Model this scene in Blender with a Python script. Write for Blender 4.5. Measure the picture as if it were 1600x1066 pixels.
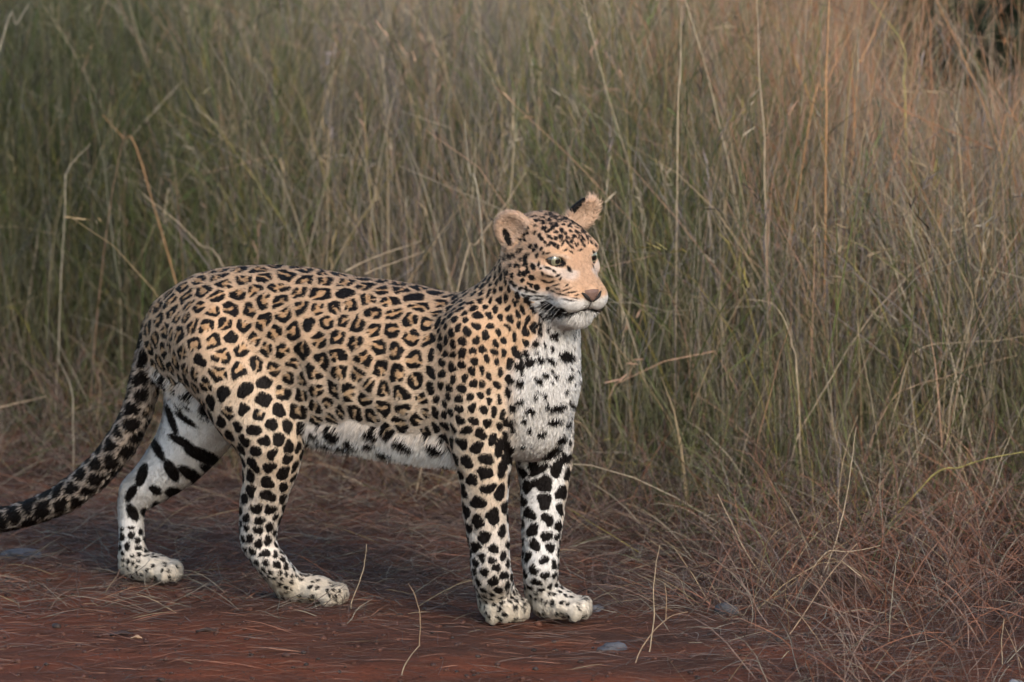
import bpy, bmesh, math, random, os
import numpy as np
from mathutils import Vector, Matrix

DEBUG = os.environ.get('LEO_DEBUG', '')
rng = np.random.default_rng(7)
random.seed(7)

# ------------------------------------------------------------------ camera, sky, sun, exposure
for o in list(bpy.data.objects):
    bpy.data.objects.remove(o, do_unlink=True)
scene = bpy.context.scene
COL = scene.collection

CAM_H, CAM_Y, PITCH, FMM = 2.31, -12.0, math.radians(8.5), 220.0
FPX = 1600 * FMM / 36.0
cam_data = bpy.data.cameras.new('camera')
cam = bpy.data.objects.new('camera', cam_data)
COL.objects.link(cam)
cam.location = (0, CAM_Y, CAM_H)
cam.rotation_euler = (math.pi / 2 - PITCH, 0, 0)
cam_data.lens = FMM
cam_data.sensor_width = 36.0
cam_data.clip_start = 0.1
cam_data.clip_end = 3000
cam_data.dof.use_dof = True
cam_data.dof.focus_distance = 11.98
cam_data.dof.aperture_fstop = 4.5
scene.camera = cam

SUN_AZ, SUN_EL = math.radians(28), math.radians(33)   # azimuth from -Y (behind camera) towards +X
sun_vec = Vector((math.sin(SUN_AZ) * math.cos(SUN_EL), -math.cos(SUN_AZ) * math.cos(SUN_EL), math.sin(SUN_EL)))
world = bpy.data.worlds.new('World')
scene.world = world
world.use_nodes = True
wn = world.node_tree.nodes
wl = world.node_tree.links
bg = wn['Background']
sky = wn.new('ShaderNodeTexSky')
sky.sky_type = 'NISHITA'
sky.sun_disc = False
sky.sun_elevation = SUN_EL
sky.sun_rotation = math.atan2(sun_vec.x, sun_vec.y)
sky.air_density = 1.3
sky.dust_density = 1.2
sky.ozone_density = 1.0
wl.new(sky.outputs['Color'], bg.inputs['Color'])
bg.inputs['Strength'].default_value = 0.15
sl = bpy.data.lights.new('sun', 'SUN')
sl.energy = 1.5
sl.angle = math.radians(15)
sl.color = (1.0, 0.85, 0.71)
sun = bpy.data.objects.new('sun', sl)
COL.objects.link(sun)
sun.rotation_euler = sun_vec.to_track_quat('Z', 'Y').to_euler()

scene.view_settings.view_transform = 'Standard'
scene.view_settings.look = 'None'
scene.view_settings.exposure = 0.82
scene.view_settings.gamma = 1.0
scene.view_settings.use_curve_mapping = False
scene.render.engine = 'CYCLES'
try:
    scene.cycles_curves.shape = 'RIBBONS'
    scene.cycles.max_bounces = 4
    scene.cycles.diffuse_bounces = 2
    scene.cycles.transparent_max_bounces = 4
    scene.cycles.use_adaptive_sampling = True
    scene.cycles.adaptive_threshold = 0.03
    scene.cycles.adaptive_min_samples = 16
except Exception:
    pass

# ------------------------------------------------------------------ helpers
CP, SP = math.cos(PITCH), math.sin(PITCH)

def ray(u, v):
    x = (u - 800.0) / FPX
    y = (533.0 - v) / FPX
    return np.array([x, CP + y * SP, -SP + y * CP])

def at_y(u, v, y):
    """world point where the line of sight of a photo pixel meets the upright plane at depth y"""
    d = ray(u, v)
    t = (y - CAM_Y) / d[1]
    return np.array([0, CAM_Y, CAM_H]) + d * t

def on_ground(u, v):
    d = ray(u, v)
    t = -CAM_H / d[2]
    return np.array([0, CAM_Y, CAM_H]) + d * t

def _hash(ix, iy, iz, seed):
    n = (ix.astype(np.int64) * 374761393 + iy.astype(np.int64) * 668265263 + iz.astype(np.int64) * 2147483647 + seed * 1274126177)
    n = (n ^ (n >> 13)) * 1274126177
    n = n ^ (n >> 16)
    n = (n * 2246822519) & 0xFFFFFFFF
    n = n ^ (n >> 15)
    return (n & 0xFFFFFF).astype(np.float64) / 0xFFFFFF

def noise3(P, scale=1.0, seed=0):
    P = np.asarray(P, dtype=np.float64) * scale + 1000.37
    I = np.floor(P).astype(np.int64)
    f = P - I
    f = f * f * (3 - 2 * f)
    out = 0
    for dx in (0, 1):
        wx = f[:, 0] if dx else 1 - f[:, 0]
        for dy in (0, 1):
            wy = f[:, 1] if dy else 1 - f[:, 1]
            for dz in (0, 1):
                wz = f[:, 2] if dz else 1 - f[:, 2]
                out = out + wx * wy * wz * _hash(I[:, 0] + dx, I[:, 1] + dy, I[:, 2] + dz, seed)
    return out * 2 - 1

def noise2(x, y, scale=1.0, seed=0):
    P = np.stack([np.ravel(x), np.ravel(y), np.full(np.size(x), 0.5)], 1)
    return noise3(P, scale, seed).reshape(np.shape(x))

def sstep(a, b, x):
    t = np.clip((x - a) / (b - a), 0, 1)
    return t * t * (3 - 2 * t)

def ground_h(x, y):
    x = np.asarray(x, float)
    y = np.asarray(y, float)
    h = 0.014 * noise2(x, y, 2.3, 1) + 0.008 * noise2(x, y, 6.0, 2) + 0.005 * noise2(x, y, 17.0, 3)
    h = h - 0.004
    bank = 0.05 * sstep(0.9, 2.2, y)
    rut = 0.03 * sstep(-0.45, -0.9, y)
    right = 0.04 * sstep(0.5, 1.2, x) * sstep(-1.2, 0.2, y)
    return h + bank + right - rut

def tag(o, label=None, cat=None, group=None, kind=None):
    if label: o['label'] = label
    if cat: o['category'] = cat
    if group: o['group'] = group
    if kind: o['kind'] = kind
    return o

def mesh_np(name, V, F=None, loops=None, smooth=True, mat=None, parent=None):
    """V (n,3); F (m,k) constant polygon size"""
    me = bpy.data.meshes.new(name)
    V = np.asarray(V, dtype=np.float32)
    me.vertices.add(len(V))
    me.vertices.foreach_set('co', V.ravel())
    F = np.asarray(F, dtype=np.int32)
    m, k = F.shape
    me.loops.add(m * k)
    me.loops.foreach_set('vertex_index', F.ravel())
    me.polygons.add(m)
    me.polygons.foreach_set('loop_start', np.arange(0, m * k, k, dtype=np.int32))
    if smooth:
        me.polygons.foreach_set('use_smooth', np.ones(m, dtype=bool))
    me.update(calc_edges=True)
    ob = bpy.data.objects.new(name, me)
    COL.objects.link(ob)
    if mat: me.materials.append(mat)
    if parent: ob.parent = parent
    return ob

def set_color(me, name, C):
    a = me.attributes.new(name, 'FLOAT_COLOR', 'POINT')
    C = np.asarray(C, dtype=np.float32)
    if C.shape[1] == 3:
        C = np.concatenate([C, np.ones((len(C), 1), np.float32)], 1)
    a.data.foreach_set('color', C.ravel())

def set_float(me, name, v):
    a = me.attributes.new(name, 'FLOAT', 'POINT')
    a.data.foreach_set('value', np.asarray(v, dtype=np.float32))

def new_mat(name):
    m = bpy.data.materials.new(name)
    m.use_nodes = True
    m.node_tree.nodes.clear()
    return m, m.node_tree.nodes, m.node_tree.links

def N(nodes, typ, **kw):
    n = nodes.new(typ)
    for k, v in kw.items():
        if k == 'inputs':
            for i, val in v.items():
                n.inputs[i].default_value = val
        else:
            setattr(n, k, v)
    return n

def blade_mat(name, trans=0.3, rough=0.6, spec=0.25):
    m, n, l = new_mat(name)
    out = N(n, 'ShaderNodeOutputMaterial')
    at = N(n, 'ShaderNodeAttribute', attribute_name='Col')
    geo = N(n, 'ShaderNodeNewGeometry')
    ns = N(n, 'ShaderNodeTexNoise', inputs={'Scale': 60.0, 'Detail': 3.0})
    l.new(geo.outputs['Position'], ns.inputs['Vector'])
    mr = N(n, 'ShaderNodeMapRange', inputs={1: 0.25, 2: 0.75, 3: 0.7, 4: 1.25})
    l.new(ns.outputs['Fac'], mr.inputs[0])
    mul = N(n, 'ShaderNodeVectorMath', operation='SCALE')
    l.new(at.outputs['Color'], mul.inputs[0])
    l.new(mr.outputs[0], mul.inputs['Scale'])
    p = N(n, 'ShaderNodeBsdfPrincipled', inputs={'Roughness': rough, 'Specular IOR Level': spec})
    l.new(mul.outputs[0], p.inputs['Base Color'])
    if trans > 0:
        t = N(n, 'ShaderNodeBsdfTranslucent')
        l.new(mul.outputs[0], t.inputs['Color'])
        mx = N(n, 'ShaderNodeMixShader', inputs={0: trans})
        l.new(p.outputs[0], mx.inputs[1])
        l.new(t.outputs[0], mx.inputs[2])
        l.new(mx.outputs[0], out.inputs['Surface'])
    else:
        l.new(p.outputs[0], out.inputs['Surface'])
    return m

# ------------------------------------------------------------------ ground
def ground_material():
    m, n, l = new_mat('red_earth')
    out = N(n, 'ShaderNodeOutputMaterial')
    geo = N(n, 'ShaderNodeNewGeometry')
    p = N(n, 'ShaderNodeBsdfPrincipled', inputs={'Roughness': 0.95, 'Specular IOR Level': 0.15})
    mp = N(n, 'ShaderNodeMapping', inputs={'Scale': (1.0, 2.6, 1.0)})
    l.new(geo.outputs['Position'], mp.inputs['Vector'])
    n1 = N(n, 'ShaderNodeTexNoise', inputs={'Scale': 2.2, 'Detail': 8.0, 'Roughness': 0.65})
    l.new(mp.outputs[0], n1.inputs['Vector'])
    cr = N(n, 'ShaderNodeValToRGB')
    e = cr.color_ramp.elements
    e[0].position = 0.30; e[0].color = (0.060, 0.036, 0.028, 1)
    e[1].position = 0.72; e[1].color = (0.235, 0.086, 0.047, 1)
    x = e.new(0.47); x.color = (0.120, 0.058, 0.040, 1)
    x = e.new(0.58); x.color = (0.175, 0.070, 0.042, 1)
    l.new(n1.outputs['Fac'], cr.inputs[0])
    # the worn red track on the near left against the greyer earth elsewhere
    sx_ = N(n, 'ShaderNodeSeparateXYZ'); l.new(geo.outputs['Position'], sx_.inputs[0])
    nw_ = N(n, 'ShaderNodeTexNoise', inputs={'Scale': 3.0, 'Detail': 5.0}); l.new(geo.outputs['Position'], nw_.inputs['Vector'])
    fy = N(n, 'ShaderNodeMath', operation='MULTIPLY_ADD', inputs={1: -1.0, 2: -0.10}); l.new(sx_.outputs['Y'], fy.inputs[0])
    fx_ = N(n, 'ShaderNodeMath', operation='MULTIPLY_ADD', inputs={1: -0.55, 2: -0.05}); l.new(sx_.outputs['X'], fx_.inputs[0])
    fs_ = N(n, 'ShaderNodeMath', operation='ADD'); l.new(fy.outputs[0], fs_.inputs[0]); l.new(fx_.outputs[0], fs_.inputs[1])
    fn_ = N(n, 'ShaderNodeMath', operation='MULTIPLY_ADD', inputs={1: 1.1, 2: -0.55}); l.new(nw_.outputs['Fac'], fn_.inputs[0])
    ft = N(n, 'ShaderNodeMath', operation='ADD'); l.new(fs_.outputs[0], ft.inputs[0]); l.new(fn_.outputs[0], ft.inputs[1])
    fm_ = N(n, 'ShaderNodeMapRange', inputs={1: -0.15, 2: 0.45, 3: 0.0, 4: 1.0}); l.new(ft.outputs[0], fm_.inputs[0])
    redmix = N(n, 'ShaderNodeMix', data_type='RGBA', blend_type='MULTIPLY', inputs={7: (1.38, 1.06, .95, 1)})
    l.new(fm_.outputs[0], redmix.inputs[0]); l.new(cr.outputs[0], redmix.inputs[6])
    n2 = N(n, 'ShaderNodeTexNoise', inputs={'Scale': 120.0, 'Detail': 5.0, 'Roughness': 0.7})
    l.new(mp.outputs[0], n2.inputs['Vector'])
    mr = N(n, 'ShaderNodeMapRange', inputs={1: 0.3, 2: 0.7, 3: 0.55, 4: 1.35})
    l.new(n2.outputs['Fac'], mr.inputs[0])
    sc = N(n, 'ShaderNodeVectorMath', operation='SCALE')
    l.new(redmix.outputs[2], sc.inputs[0]); l.new(mr.outputs[0], sc.inputs['Scale'])
    l.new(sc.outputs[0], p.inputs['Base Color'])
    b = N(n, 'ShaderNodeBump', inputs={'Strength': 1.0, 'Distance': 0.02})
    l.new(n2.outputs['Fac'], b.inputs['Height'])
    l.new(b.outputs[0], p.inputs['Normal'])
    l.new(p.outputs[0], out.inputs['Surface'])
    return m

def axis(fine_lo, fine_hi, step, far):
    f = np.arange(fine_lo, fine_hi + step / 2, step)
    g = [step * 1.3 ** i for i in range(1, 60)]
    g = np.cumsum(g)
    g = g[g < far]
    g = np.append(g, far)
    return np.concatenate([fine_lo - g[::-1], f, fine_hi + g])

gx = axis(-2.2, 2.2, 0.025, 900)
gy = axis(-1.6, 4.0, 0.025, 900)
GX, GY = np.meshgrid(gx, gy)
GZ = ground_h(GX, GY)
nx, ny = len(gx), len(gy)
gi = np.arange(nx * ny).reshape(ny, nx)
GF = np.stack([gi[:-1, :-1].ravel(), gi[:-1, 1:].ravel(), gi[1:, 1:].ravel(), gi[1:, :-1].ravel()], 1)
ground = mesh_np('ground', np.stack([GX.ravel(), GY.ravel(), GZ.ravel()], 1), GF, mat=ground_material())
tag(ground, 'bare red brown earth scattered with straw under the grass', 'ground', kind='structure')


# ------------------------------------------------------------------ grass and straw
def make_blades(root, head, tilt, bend, L, r, K, sides, c0, c1, kink=None, taper=.25, twist=None, wob=.0):
    """vectorised curved stems (sides>=3) or ribbons (sides==2); returns V, F, C"""
    n = len(root)
    pts = np.zeros((n, K + 1, 3)); tan = np.zeros((n, K + 1, 3))
    pts[:, 0] = root
    ch, sh = np.cos(head), np.sin(head)
    hh = head.copy()
    for i in range(K + 1):
        t = i / K
        th = tilt + bend * t * t if kink is None else tilt + bend * t * t + np.where(t > kink[0], kink[1], 0)
        hh = hh + (wob * rng.standard_normal(n) if wob else 0)
        d = np.stack([np.sin(th) * np.cos(hh), np.sin(th) * np.sin(hh), np.cos(th)], 1)
        tan[:, i] = d
        if i < K:
            pts[:, i + 1] = pts[:, i] + d * (L / K)[:, None]
    tw = rng.random(n) * 6.283 if twist is None else twist
    ref = np.stack([-sh, ch, np.zeros(n)], 1)
    ref2 = np.cross(tan[:, 0], ref)
    s1 = ref * np.cos(tw)[:, None] + ref2 * np.sin(tw)[:, None]
    V_ = np.zeros((n, K + 1, sides, 3)); C_ = np.zeros((n, K + 1, sides, 3))
    for i in range(K + 1):
        t = i / K
        w = r * (1 - (1 - taper) * t ** 1.3) * (1 if sides > 2 else min(1.0, .55 + t * 2))
        a = s1 - tan[:, i] * (s1 * tan[:, i]).sum(1)[:, None]
        a /= np.linalg.norm(a, axis=1)[:, None] + 1e-9
        b = np.cross(tan[:, i], a)
        for j in range(sides):
            an = 2 * math.pi * j / sides
            V_[:, i, j] = pts[:, i] + (a * math.cos(an) + (b * math.sin(an) if sides > 2 else 0)) * w[:, None]
            C_[:, i, j] = c0 + (c1 - c0) * t
    base_i = (np.arange(n) * (K + 1) * sides)[:, None]
    fs = []
    for i in range(K):
        for j in range(sides if sides > 2 else 1):
            j2 = (j + 1) % sides
            q = np.array([i * sides + j, i * sides + j2, (i + 1) * sides + j2, (i + 1) * sides + j])
            fs.append(base_i + q)
    F_ = np.stack(fs, 1).reshape(-1, 4)
    return V_.reshape(-1, 3), F_, C_.reshape(-1, 3), pts, tan

def join(parts):
    Vs, Fs, Cs, o = [], [], [], 0
    for (v, f, c) in parts:
        Vs.append(v); Fs.append(f + o); Cs.append(c); o += len(v)
    return np.concatenate(Vs), np.concatenate(Fs), np.concatenate(Cs)

def field(name, parts, mat, label, cat):
    v, f, c = join(parts)
    ob = mesh_np(name, v, f, mat=mat)
    set_color(ob.data, 'Col', np.clip(c, 0, 1))
    tag(ob, label, cat, kind='stuff')
    return ob

def y_edge(x):
    return 1.85 - 1.05 * sstep(-.5, .7, x) + .22 * noise2(x, x * 0 + 3.0, 1.3, 41) + .12 * noise2(x, x * 0 + 7.0, 4.0, 42)

STRAW = np.array([.38, .285, .17]); PALE = np.array([.47, .39, .28]); GREYS = np.array([.27, .235, .18]); PINK = np.array([.43, .265, .18]); RUST = np.array([.42, .20, .10])
OLIVE = np.array([.150, .146, .072]); GREEN = np.array([.145, .175, .058]); DGREEN = np.array([.082, .090, .046]); LILAC = np.array([.235, .195, .185]); YEL = np.array([.30, .245, .075])
BROWN = np.array([.150, .100, .078]); DBROWN = np.array([.085, .060, .051]); REDB = np.array([.200, .092, .058])

def pick(n, cols, p):
    p = np.array(p, float); p /= p.sum()
    return np.array(cols)[rng.choice(len(cols), n, p=p)] * (.72 + .56 * rng.random((n, 1)))

def palette(x, y, dry):
    """stem / leaf colour by place: greener on the left with edge shade painted in, pinkish straw on the right, olive between"""
    n = len(x)
    right = sstep(.05, .60, x * 12 / (12 + y) + .30 * noise2(x, y, 1.1, 51)) * sstep(1.1, 1.9, y)
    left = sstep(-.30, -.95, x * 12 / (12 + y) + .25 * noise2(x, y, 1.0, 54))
    green = np.clip(.5 + .95 * noise2(x, y, 1.9, 52) + .5 * noise2(x, y, 5.0, 53) + .25 * left, 0, 1)
    a = pick(n, [STRAW, PALE, GREYS, PINK, YEL, LILAC], [2.2, 1.6, 3.2, 1.2, .5, 2.6])
    b = pick(n, [OLIVE, GREEN, DGREEN, GREYS, YEL], [4, 3.4, 2.4, .6, .7])
    c = pick(n, [PINK, STRAW, RUST, GREYS, OLIVE], [4.2, 2.0, 2.8, .7, .7])
    m = rng.random(n) < np.clip(dry - .8 * (green - .5) - .12 * left, .04, .95)
    out = np.where(m[:, None], a, b)
    k = rng.random(n) < right * (.38 + .55 * dry)
    out = np.where(k[:, None], c, out)
    return out * (.90 - .44 * left)[:, None] * (1 + left[:, None] * np.array([-.06, .06, -.04]))  # lens-like edge falloff put into the blade colour on the left

def low(x, y, L):
    """patch of short grass at the far right, in front of the shrubs"""
    m = sstep(.58, .74, x * 12 / (12 + y) + .08 * noise2(x, y, 2.0, 61)) * sstep(1.4, 2.2, y)
    cap = np.maximum(.16, 2.31 - (12 + y) * .1075) * (.45 + .5 * rng.random(len(x)))
    return np.where(rng.random(len(x)) < m * .98, np.minimum(L, cap), L)

def scatter(n, near_frac=.5, spread=.075, per=14, ymax=12.0):
    nc = max(1, n // per)
    nn = int(nc * near_frac)
    yo = np.concatenate([1.6 * rng.random(nn) ** 1.15, 1.6 + (ymax - 2.8) * rng.random(nc - nn) ** 1.25])
    hw = 2.3 + .13 * yo
    xo = (rng.random(nc) * 2 - 1) * hw
    k = rng.integers(0, nc, n)
    x = xo[k] + spread * rng.standard_normal(n); 
    y = y_edge(xo)[k] + yo[k] + spread * rng.standard_normal(n)
    return x, y, k

if 'nograss' not in DEBUG:
    gm = blade_mat('grass_blades', .30)
    sm = blade_mat('straw', .10, .55)
    # tall stems
    n = 17000
    x, y, k = scatter(n, .42, .12, 6)
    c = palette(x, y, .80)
    dep = sstep(.0, .9, y - y_edge(x))
    L = low(x, y, (.62 + .72 * rng.random(n) ** .8) * (.62 + .38 * dep))
    hk = rng.random(k.max() + 1) * 6.283
    head = hk[k] + .9 * rng.standard_normal(n)
    tilt = np.abs(.20 * rng.standard_normal(n)) + .02 + .45 * (rng.random(n) < .14)
    bend = .42 * rng.standard_normal(n) + .25
    bold = (rng.random(n) < .05) & (y - y_edge(x) < 2.2)
    tilt = np.where(bold, tilt + .5 * rng.random(n) ** 1.5, tilt)
    c = np.where(bold[:, None], pick(n, [PALE * 1.1, STRAW * 1.15, PINK * 1.1], [3, 2, 1]), c)
    kk = rng.random(n) < .16
    kink = (np.where(kk, .35 + .5 * rng.random(n), 9), .5 + .7 * rng.random(n))
    r = .00075 + .0007 * rng.random(n) + .0006 * bold
    v, f, cc, P, Tn = make_blades(np.stack([x, y, ground_h(x, y) - .01], 1), head, tilt, bend, L, r, 5, 3, c, c * 1.05, kink, .35, wob=.06)
    field('tall_grass_stems', [(v, f, cc)], sm, 'thicket of tall thin straw coloured grass stems behind the leopard', 'grass')
    # seed heads on some stems
    sel = np.where(rng.random(n) < .28)[0]
    tips = P[sel, -1]; td = Tn[sel, -1]
    parts = []
    dark = rng.random(len(sel)) < .22
    for j in range(7):
        s = j * .017
        root_ = tips - td * s
        hd_ = rng.random(len(sel)) * 6.28
        cs2 = np.where(dark[:, None], np.array([.035, .028, .025]), c[sel] * .85)
        ln_ = .016 + .022 * rng.random(len(sel))
        parts.append(make_blades(root_, np.arctan2(td[:, 1], td[:, 0]) + .6 * rng.standard_normal(len(sel)), np.arccos(np.clip(td[:, 2], -1, 1)) + .35 * rng.standard_normal(len(sel)),
                                 .2 * rng.standard_normal(len(sel)), ln_, .0012 + .0014 * rng.random(len(sel)), 2, 2, cs2, cs2, None, .2)[:3])
    field('grass_seed_heads', parts, sm, 'small dark and tan seed heads at the tips of the tall grass', 'seed heads')
    # leaves
    n = 62000
    x, y, k = scatter(n, .50, .085, 22)
    kd = rng.random(k.max() + 1)
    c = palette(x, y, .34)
    dep = sstep(.0, 1.0, y - y_edge(x))
    L = low(x, y, (.30 + .58 * rng.random(n)) * (.55 + .45 * dep))
    hk = rng.random(k.max() + 1) * 6.283
    head = rng.random(n) * 6.283
    tilt = .05 + .38 * rng.random(n)
    bend = .1 + 1.1 * rng.random(n) ** 1.6
    r = (.0012 + .0013 * rng.random(n)) * np.where(rng.random(n) < .10, 1.9, 1.0)
    v, f, cc, P, Tn = make_blades(np.stack([x, y, ground_h(x, y) - .01], 1), head, tilt, bend, L, r, 4, 2, c, c * .7 + .3 * PALE * .8, None, .12, wob=.10)
    field('tall_grass', [(v, f, cc)], gm, 'dense olive green and dry grass leaves filling the background', 'grass')
    # upper canopy of fine grass so that the field closes from above
    n = 34000
    x, y, k = scatter(n, .35, .12, 16)
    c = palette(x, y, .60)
    L = .22 + .32 * rng.random(n)
    z0 = low(x, y, (.28 + .5 * rng.random(n)) * (.5 + .5 * sstep(.0, .9, y - y_edge(x))) + L * .8) - L * .8
    z0 = np.maximum(z0, 0)
    v, f, cc, P, Tn = make_blades(np.stack([x, y, z0], 1), rng.random(n) * 6.283, .05 + .85 * rng.random(n), .9 * rng.random(n), L, .0010 + .0011 * rng.random(n), 4, 2, c, c, None, .15, wob=.12)
    field('fine_grass', [(v, f, cc)], gm, 'fine upper leaves of the background grass', 'grass')
    # low dead tangle in front of the tall grass
    n = 34000
    x = (rng.random(n) * 2 - 1) * 2.5
    e = y_edge(x)
    y = np.where(rng.random(n) < .62, e + .25 - 1.25 * np.abs(rng.standard_normal(n)) * .55, -.2 + 1.9 * rng.random(n))
    rightm = sstep(.30, .75, x)
    ylo = np.where(rng.random(n) < rightm, -.95, -.02 + .24 * noise2(x, x * 0 + 1.0, 2.4, 81) + .12 * noise2(x, x * 0 + 5.0, 9.0, 82) - .75 * rng.random(n) ** 3)
    y = np.where((y < ylo) | ((rng.random(n) < .28) & (x > .3)), ylo + (e - ylo) * rng.random(n), y)
    prox = sstep(-.9, .15, y - e)
    c = pick(n, [BROWN, DBROWN, REDB, GREYS * .75, STRAW * .8], [4, 4, 1.3, 2.0, .5])
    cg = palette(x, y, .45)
    rr_ = rng.random(n) < .6 * sstep(.30, .8, x) * sstep(-.1, -.45, y - e)
    c = np.where(rr_[:, None], pick(n, [REDB * 1.15, REDB * .6, BROWN], [3, 3, 2]), c)
    g = rng.random(n) < prox * .55
    c = np.where(g[:, None], cg, c)
    L = .07 + .20 * rng.random(n) + prox * .22 * rng.random(n)
    tilt = .3 + .95 * rng.random(n) - .35 * prox * rng.random(n)
    bend = .3 + 1.3 * rng.random(n)
    flat = np.clip(sstep(.50, .20, x) * sstep(-.30, -.85, y - e) * (.55 + .6 * rng.random(n)), 0, 1)          # trodden flat around the leopard
    L = L * (1 - .55 * flat); tilt = tilt + (1.30 - tilt) * flat; bend = bend * (1 - .75 * flat)
    c = c * (1 - .22 * flat)[:, None]
    v, f, cc, P, Tn = make_blades(np.stack([x, y, ground_h(x, y) - .004 + .004 * flat], 1), rng.random(n) * 6.283, tilt, bend, L, (.0006 + .0007 * rng.random(n)) * (1 - .25 * flat), 5, 2, c, c * 1.05, None, .3, wob=.22)
    field('dead_grass_tangle', [(v, f, cc)], sm, 'low tangle of brown dead grass between the bare earth and the tall grass', 'dead grass')
    # straw lying on the ground
    n = 64000
    x = (rng.random(n) * 2 - 1) * 2.4
    y = -1.5 + 3.6 * rng.random(n) ** .9
    red = sstep(.55, .15, x) * sstep(.05, -.25, y)
    keep_ = rng.random(n) < 1 - .25 * red
    x, y, red = x[keep_], y[keep_], red[keep_]
    n = len(x)
    c = pick(n, [BROWN, DBROWN, REDB, GREYS * .75, STRAW * .8], [4, 4, 2.0, 1.4, .2])
    cr_ = pick(n, [REDB, REDB * .7, DBROWN, BROWN, STRAW * .7], [3, 4, 3, 2, .2])
    c = np.where((rng.random(n) < red)[:, None], cr_, c)
    head = np.where(rng.random(n) < .35 + .5 * red, np.where(rng.random(n) < .5, 0, math.pi) + .28 * rng.standard_normal(n), rng.random(n) * 6.283)
    L = .02 + .10 * rng.random(n) ** 1.8
    tilt = 1.35 + .22 * rng.random(n)
    bend = .15 + .3 * rng.random(n)
    v, f, cc, P, Tn = make_blades(np.stack([x, y, ground_h(x, y) + .001], 1), head, tilt, bend, L, .0004 + .0006 * rng.random(n), 3, 2, c, c, None, .4, twist=.5 * rng.standard_normal(n), wob=.12)
    gz = ground_h(v[:, 0], v[:, 1])
    v[:, 2] = np.maximum(v[:, 2], gz + .0012)
    field('fallen_straw', [(v, f, cc)], sm, 'loose brown and reddish straw lying on the earth', 'straw')

    # crumbs of earth and grit
    n = 6000
    x = (rng.random(n) * 2 - 1) * 1.7; y = -1.3 + 1.9 * rng.random(n)
    x = x + .04 * rng.standard_normal(n)
    sz = .0012 + .0050 * rng.random(n) ** 3.5 + .006 * (rng.random(n) < .02)
    bm = bmesh.new(); bmesh.ops.create_icosphere(bm, subdivisions=1, radius=1)
    ico = np.array([q.co[:] for q in bm.verts]); icf = np.array([[q.index for q in f_.verts] for f_ in bm.faces]); bm.free()
    jt = 1 + .35 * (rng.random((n, len(ico), 1)) - .5)
    pv = ico[None] * jt * sz[:, None, None] * np.array([1.15, 1.0, .75])
    pv = pv + np.stack([x, y, ground_h(x, y) + sz * .25], 1)[:, None, :]
    pf = (icf[None] + (np.arange(n) * len(ico))[:, None, None]).reshape(-1, 3)
    pc = pick(n, [np.array([.09, .038, .025]), np.array([.06, .031, .024]), np.array([.04, .028, .024])], [4, 4, 2])
    grit = mesh_np('earth_crumbs', pv.reshape(-1, 3), pf, smooth=False, mat=sm)
    set_color(grit.data, 'Col', np.repeat(pc, len(ico), 0))
    tag(grit, 'crumbs of red earth and grit strewn over the bare ground', 'grit', kind='stuff')

# ------------------------------------------------------------------ leopard
TH = math.radians(26)
FW = np.array([math.cos(TH), -math.sin(TH), 0.0])     # the animal's forward direction
RT = np.array([-math.sin(TH), -math.cos(TH), 0.0])    # its right side, towards the viewer
LOFF = 0.158

def px(u, v, l=0.0):
    """photo pixel -> local (forward, lateral, up) on the plane at lateral offset l"""
    d = ray(u, v)
    o = np.array([0, CAM_Y, CAM_H])
    t = (LOFF + l - RT @ o) / (RT @ d)
    p = o + d * t
    return np.array([FW @ p, l, p[2]])

def to_world(L):
    L = np.atleast_2d(L)
    return L[:, 0:1] * FW + (L[:, 1:2] + LOFF) * RT + L[:, 2:3] * np.array([0, 0, 1.0])

def dir_world(L):
    L = np.atleast_2d(L)
    return L[:, 0:1] * FW + L[:, 1:2] * RT + L[:, 2:3] * np.array([0, 0, 1.0])

def to_local(P):
    P = np.atleast_2d(P)
    return np.stack([P @ FW, P @ RT - LOFF, P[:, 2]], 1)

class RC:      # tapered round capsule, optional squash of the lateral axis
    def __init__(s, a, b, ra, rb, k=0.03, lat=1.0):
        s.a = np.array(a, float); s.b = np.array(b, float); s.ra, s.rb, s.k, s.lat = ra, rb, k, lat
        m = max(ra, rb)
        lo = np.minimum(s.a - ra, s.b - rb); hi = np.maximum(s.a + ra, s.b + rb)
        c = 0.5 * (s.a[1] + s.b[1]); w = max(abs(s.a[1] - c) + ra / lat, abs(s.b[1] - c) + rb / lat)
        lo[1] = min(lo[1], c - w); hi[1] = max(hi[1], c + w)
        s.lo, s.hi = lo, hi
    def d(s, X, Y, Z):
        ba = s.b - s.a
        c = 0.5 * (s.a[1] + s.b[1])
        y = Y - s.a[1]
        by = ba[1]
        if s.lat != 1.0:
            y = y * s.lat; by = by * s.lat
        L2 = ba[0] ** 2 + by ** 2 + ba[2] ** 2 + 1e-12
        x = X - s.a[0]; z = Z - s.a[2]
        t = np.clip((x * ba[0] + y * by + z * ba[2]) / L2, 0, 1)
        r = s.ra + (s.rb - s.ra) * t
        return np.sqrt((x - t * ba[0]) ** 2 + (y - t * by) ** 2 + (z - t * ba[2]) ** 2) - r

class EL:      # ellipsoid with its own axes
    def __init__(s, c, r, R=None, k=0.02):
        s.c = np.array(c, float); s.r = np.array(r, float); s.k = k
        s.R = np.eye(3) if R is None else np.array(R, float)     # rows = axes
        ext = np.sqrt(((s.R * s.r[:, None]) ** 2).sum(0))
        s.lo = s.c - ext; s.hi = s.c + ext
    def d(s, X, Y, Z):
        x = X - s.c[0]; y = Y - s.c[1]; z = Z - s.c[2]
        q = 0; g = 0
        for i in range(3):
            w = x * s.R[i, 0] + y * s.R[i, 1] + z * s.R[i, 2]
            q = q + (w / s.r[i]) ** 2
            g = g + (w / s.r[i] ** 2) ** 2
        k0 = np.sqrt(q); k1 = np.sqrt(g) + 1e-6
        return k0 * (k0 - 1.0) / k1

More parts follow.
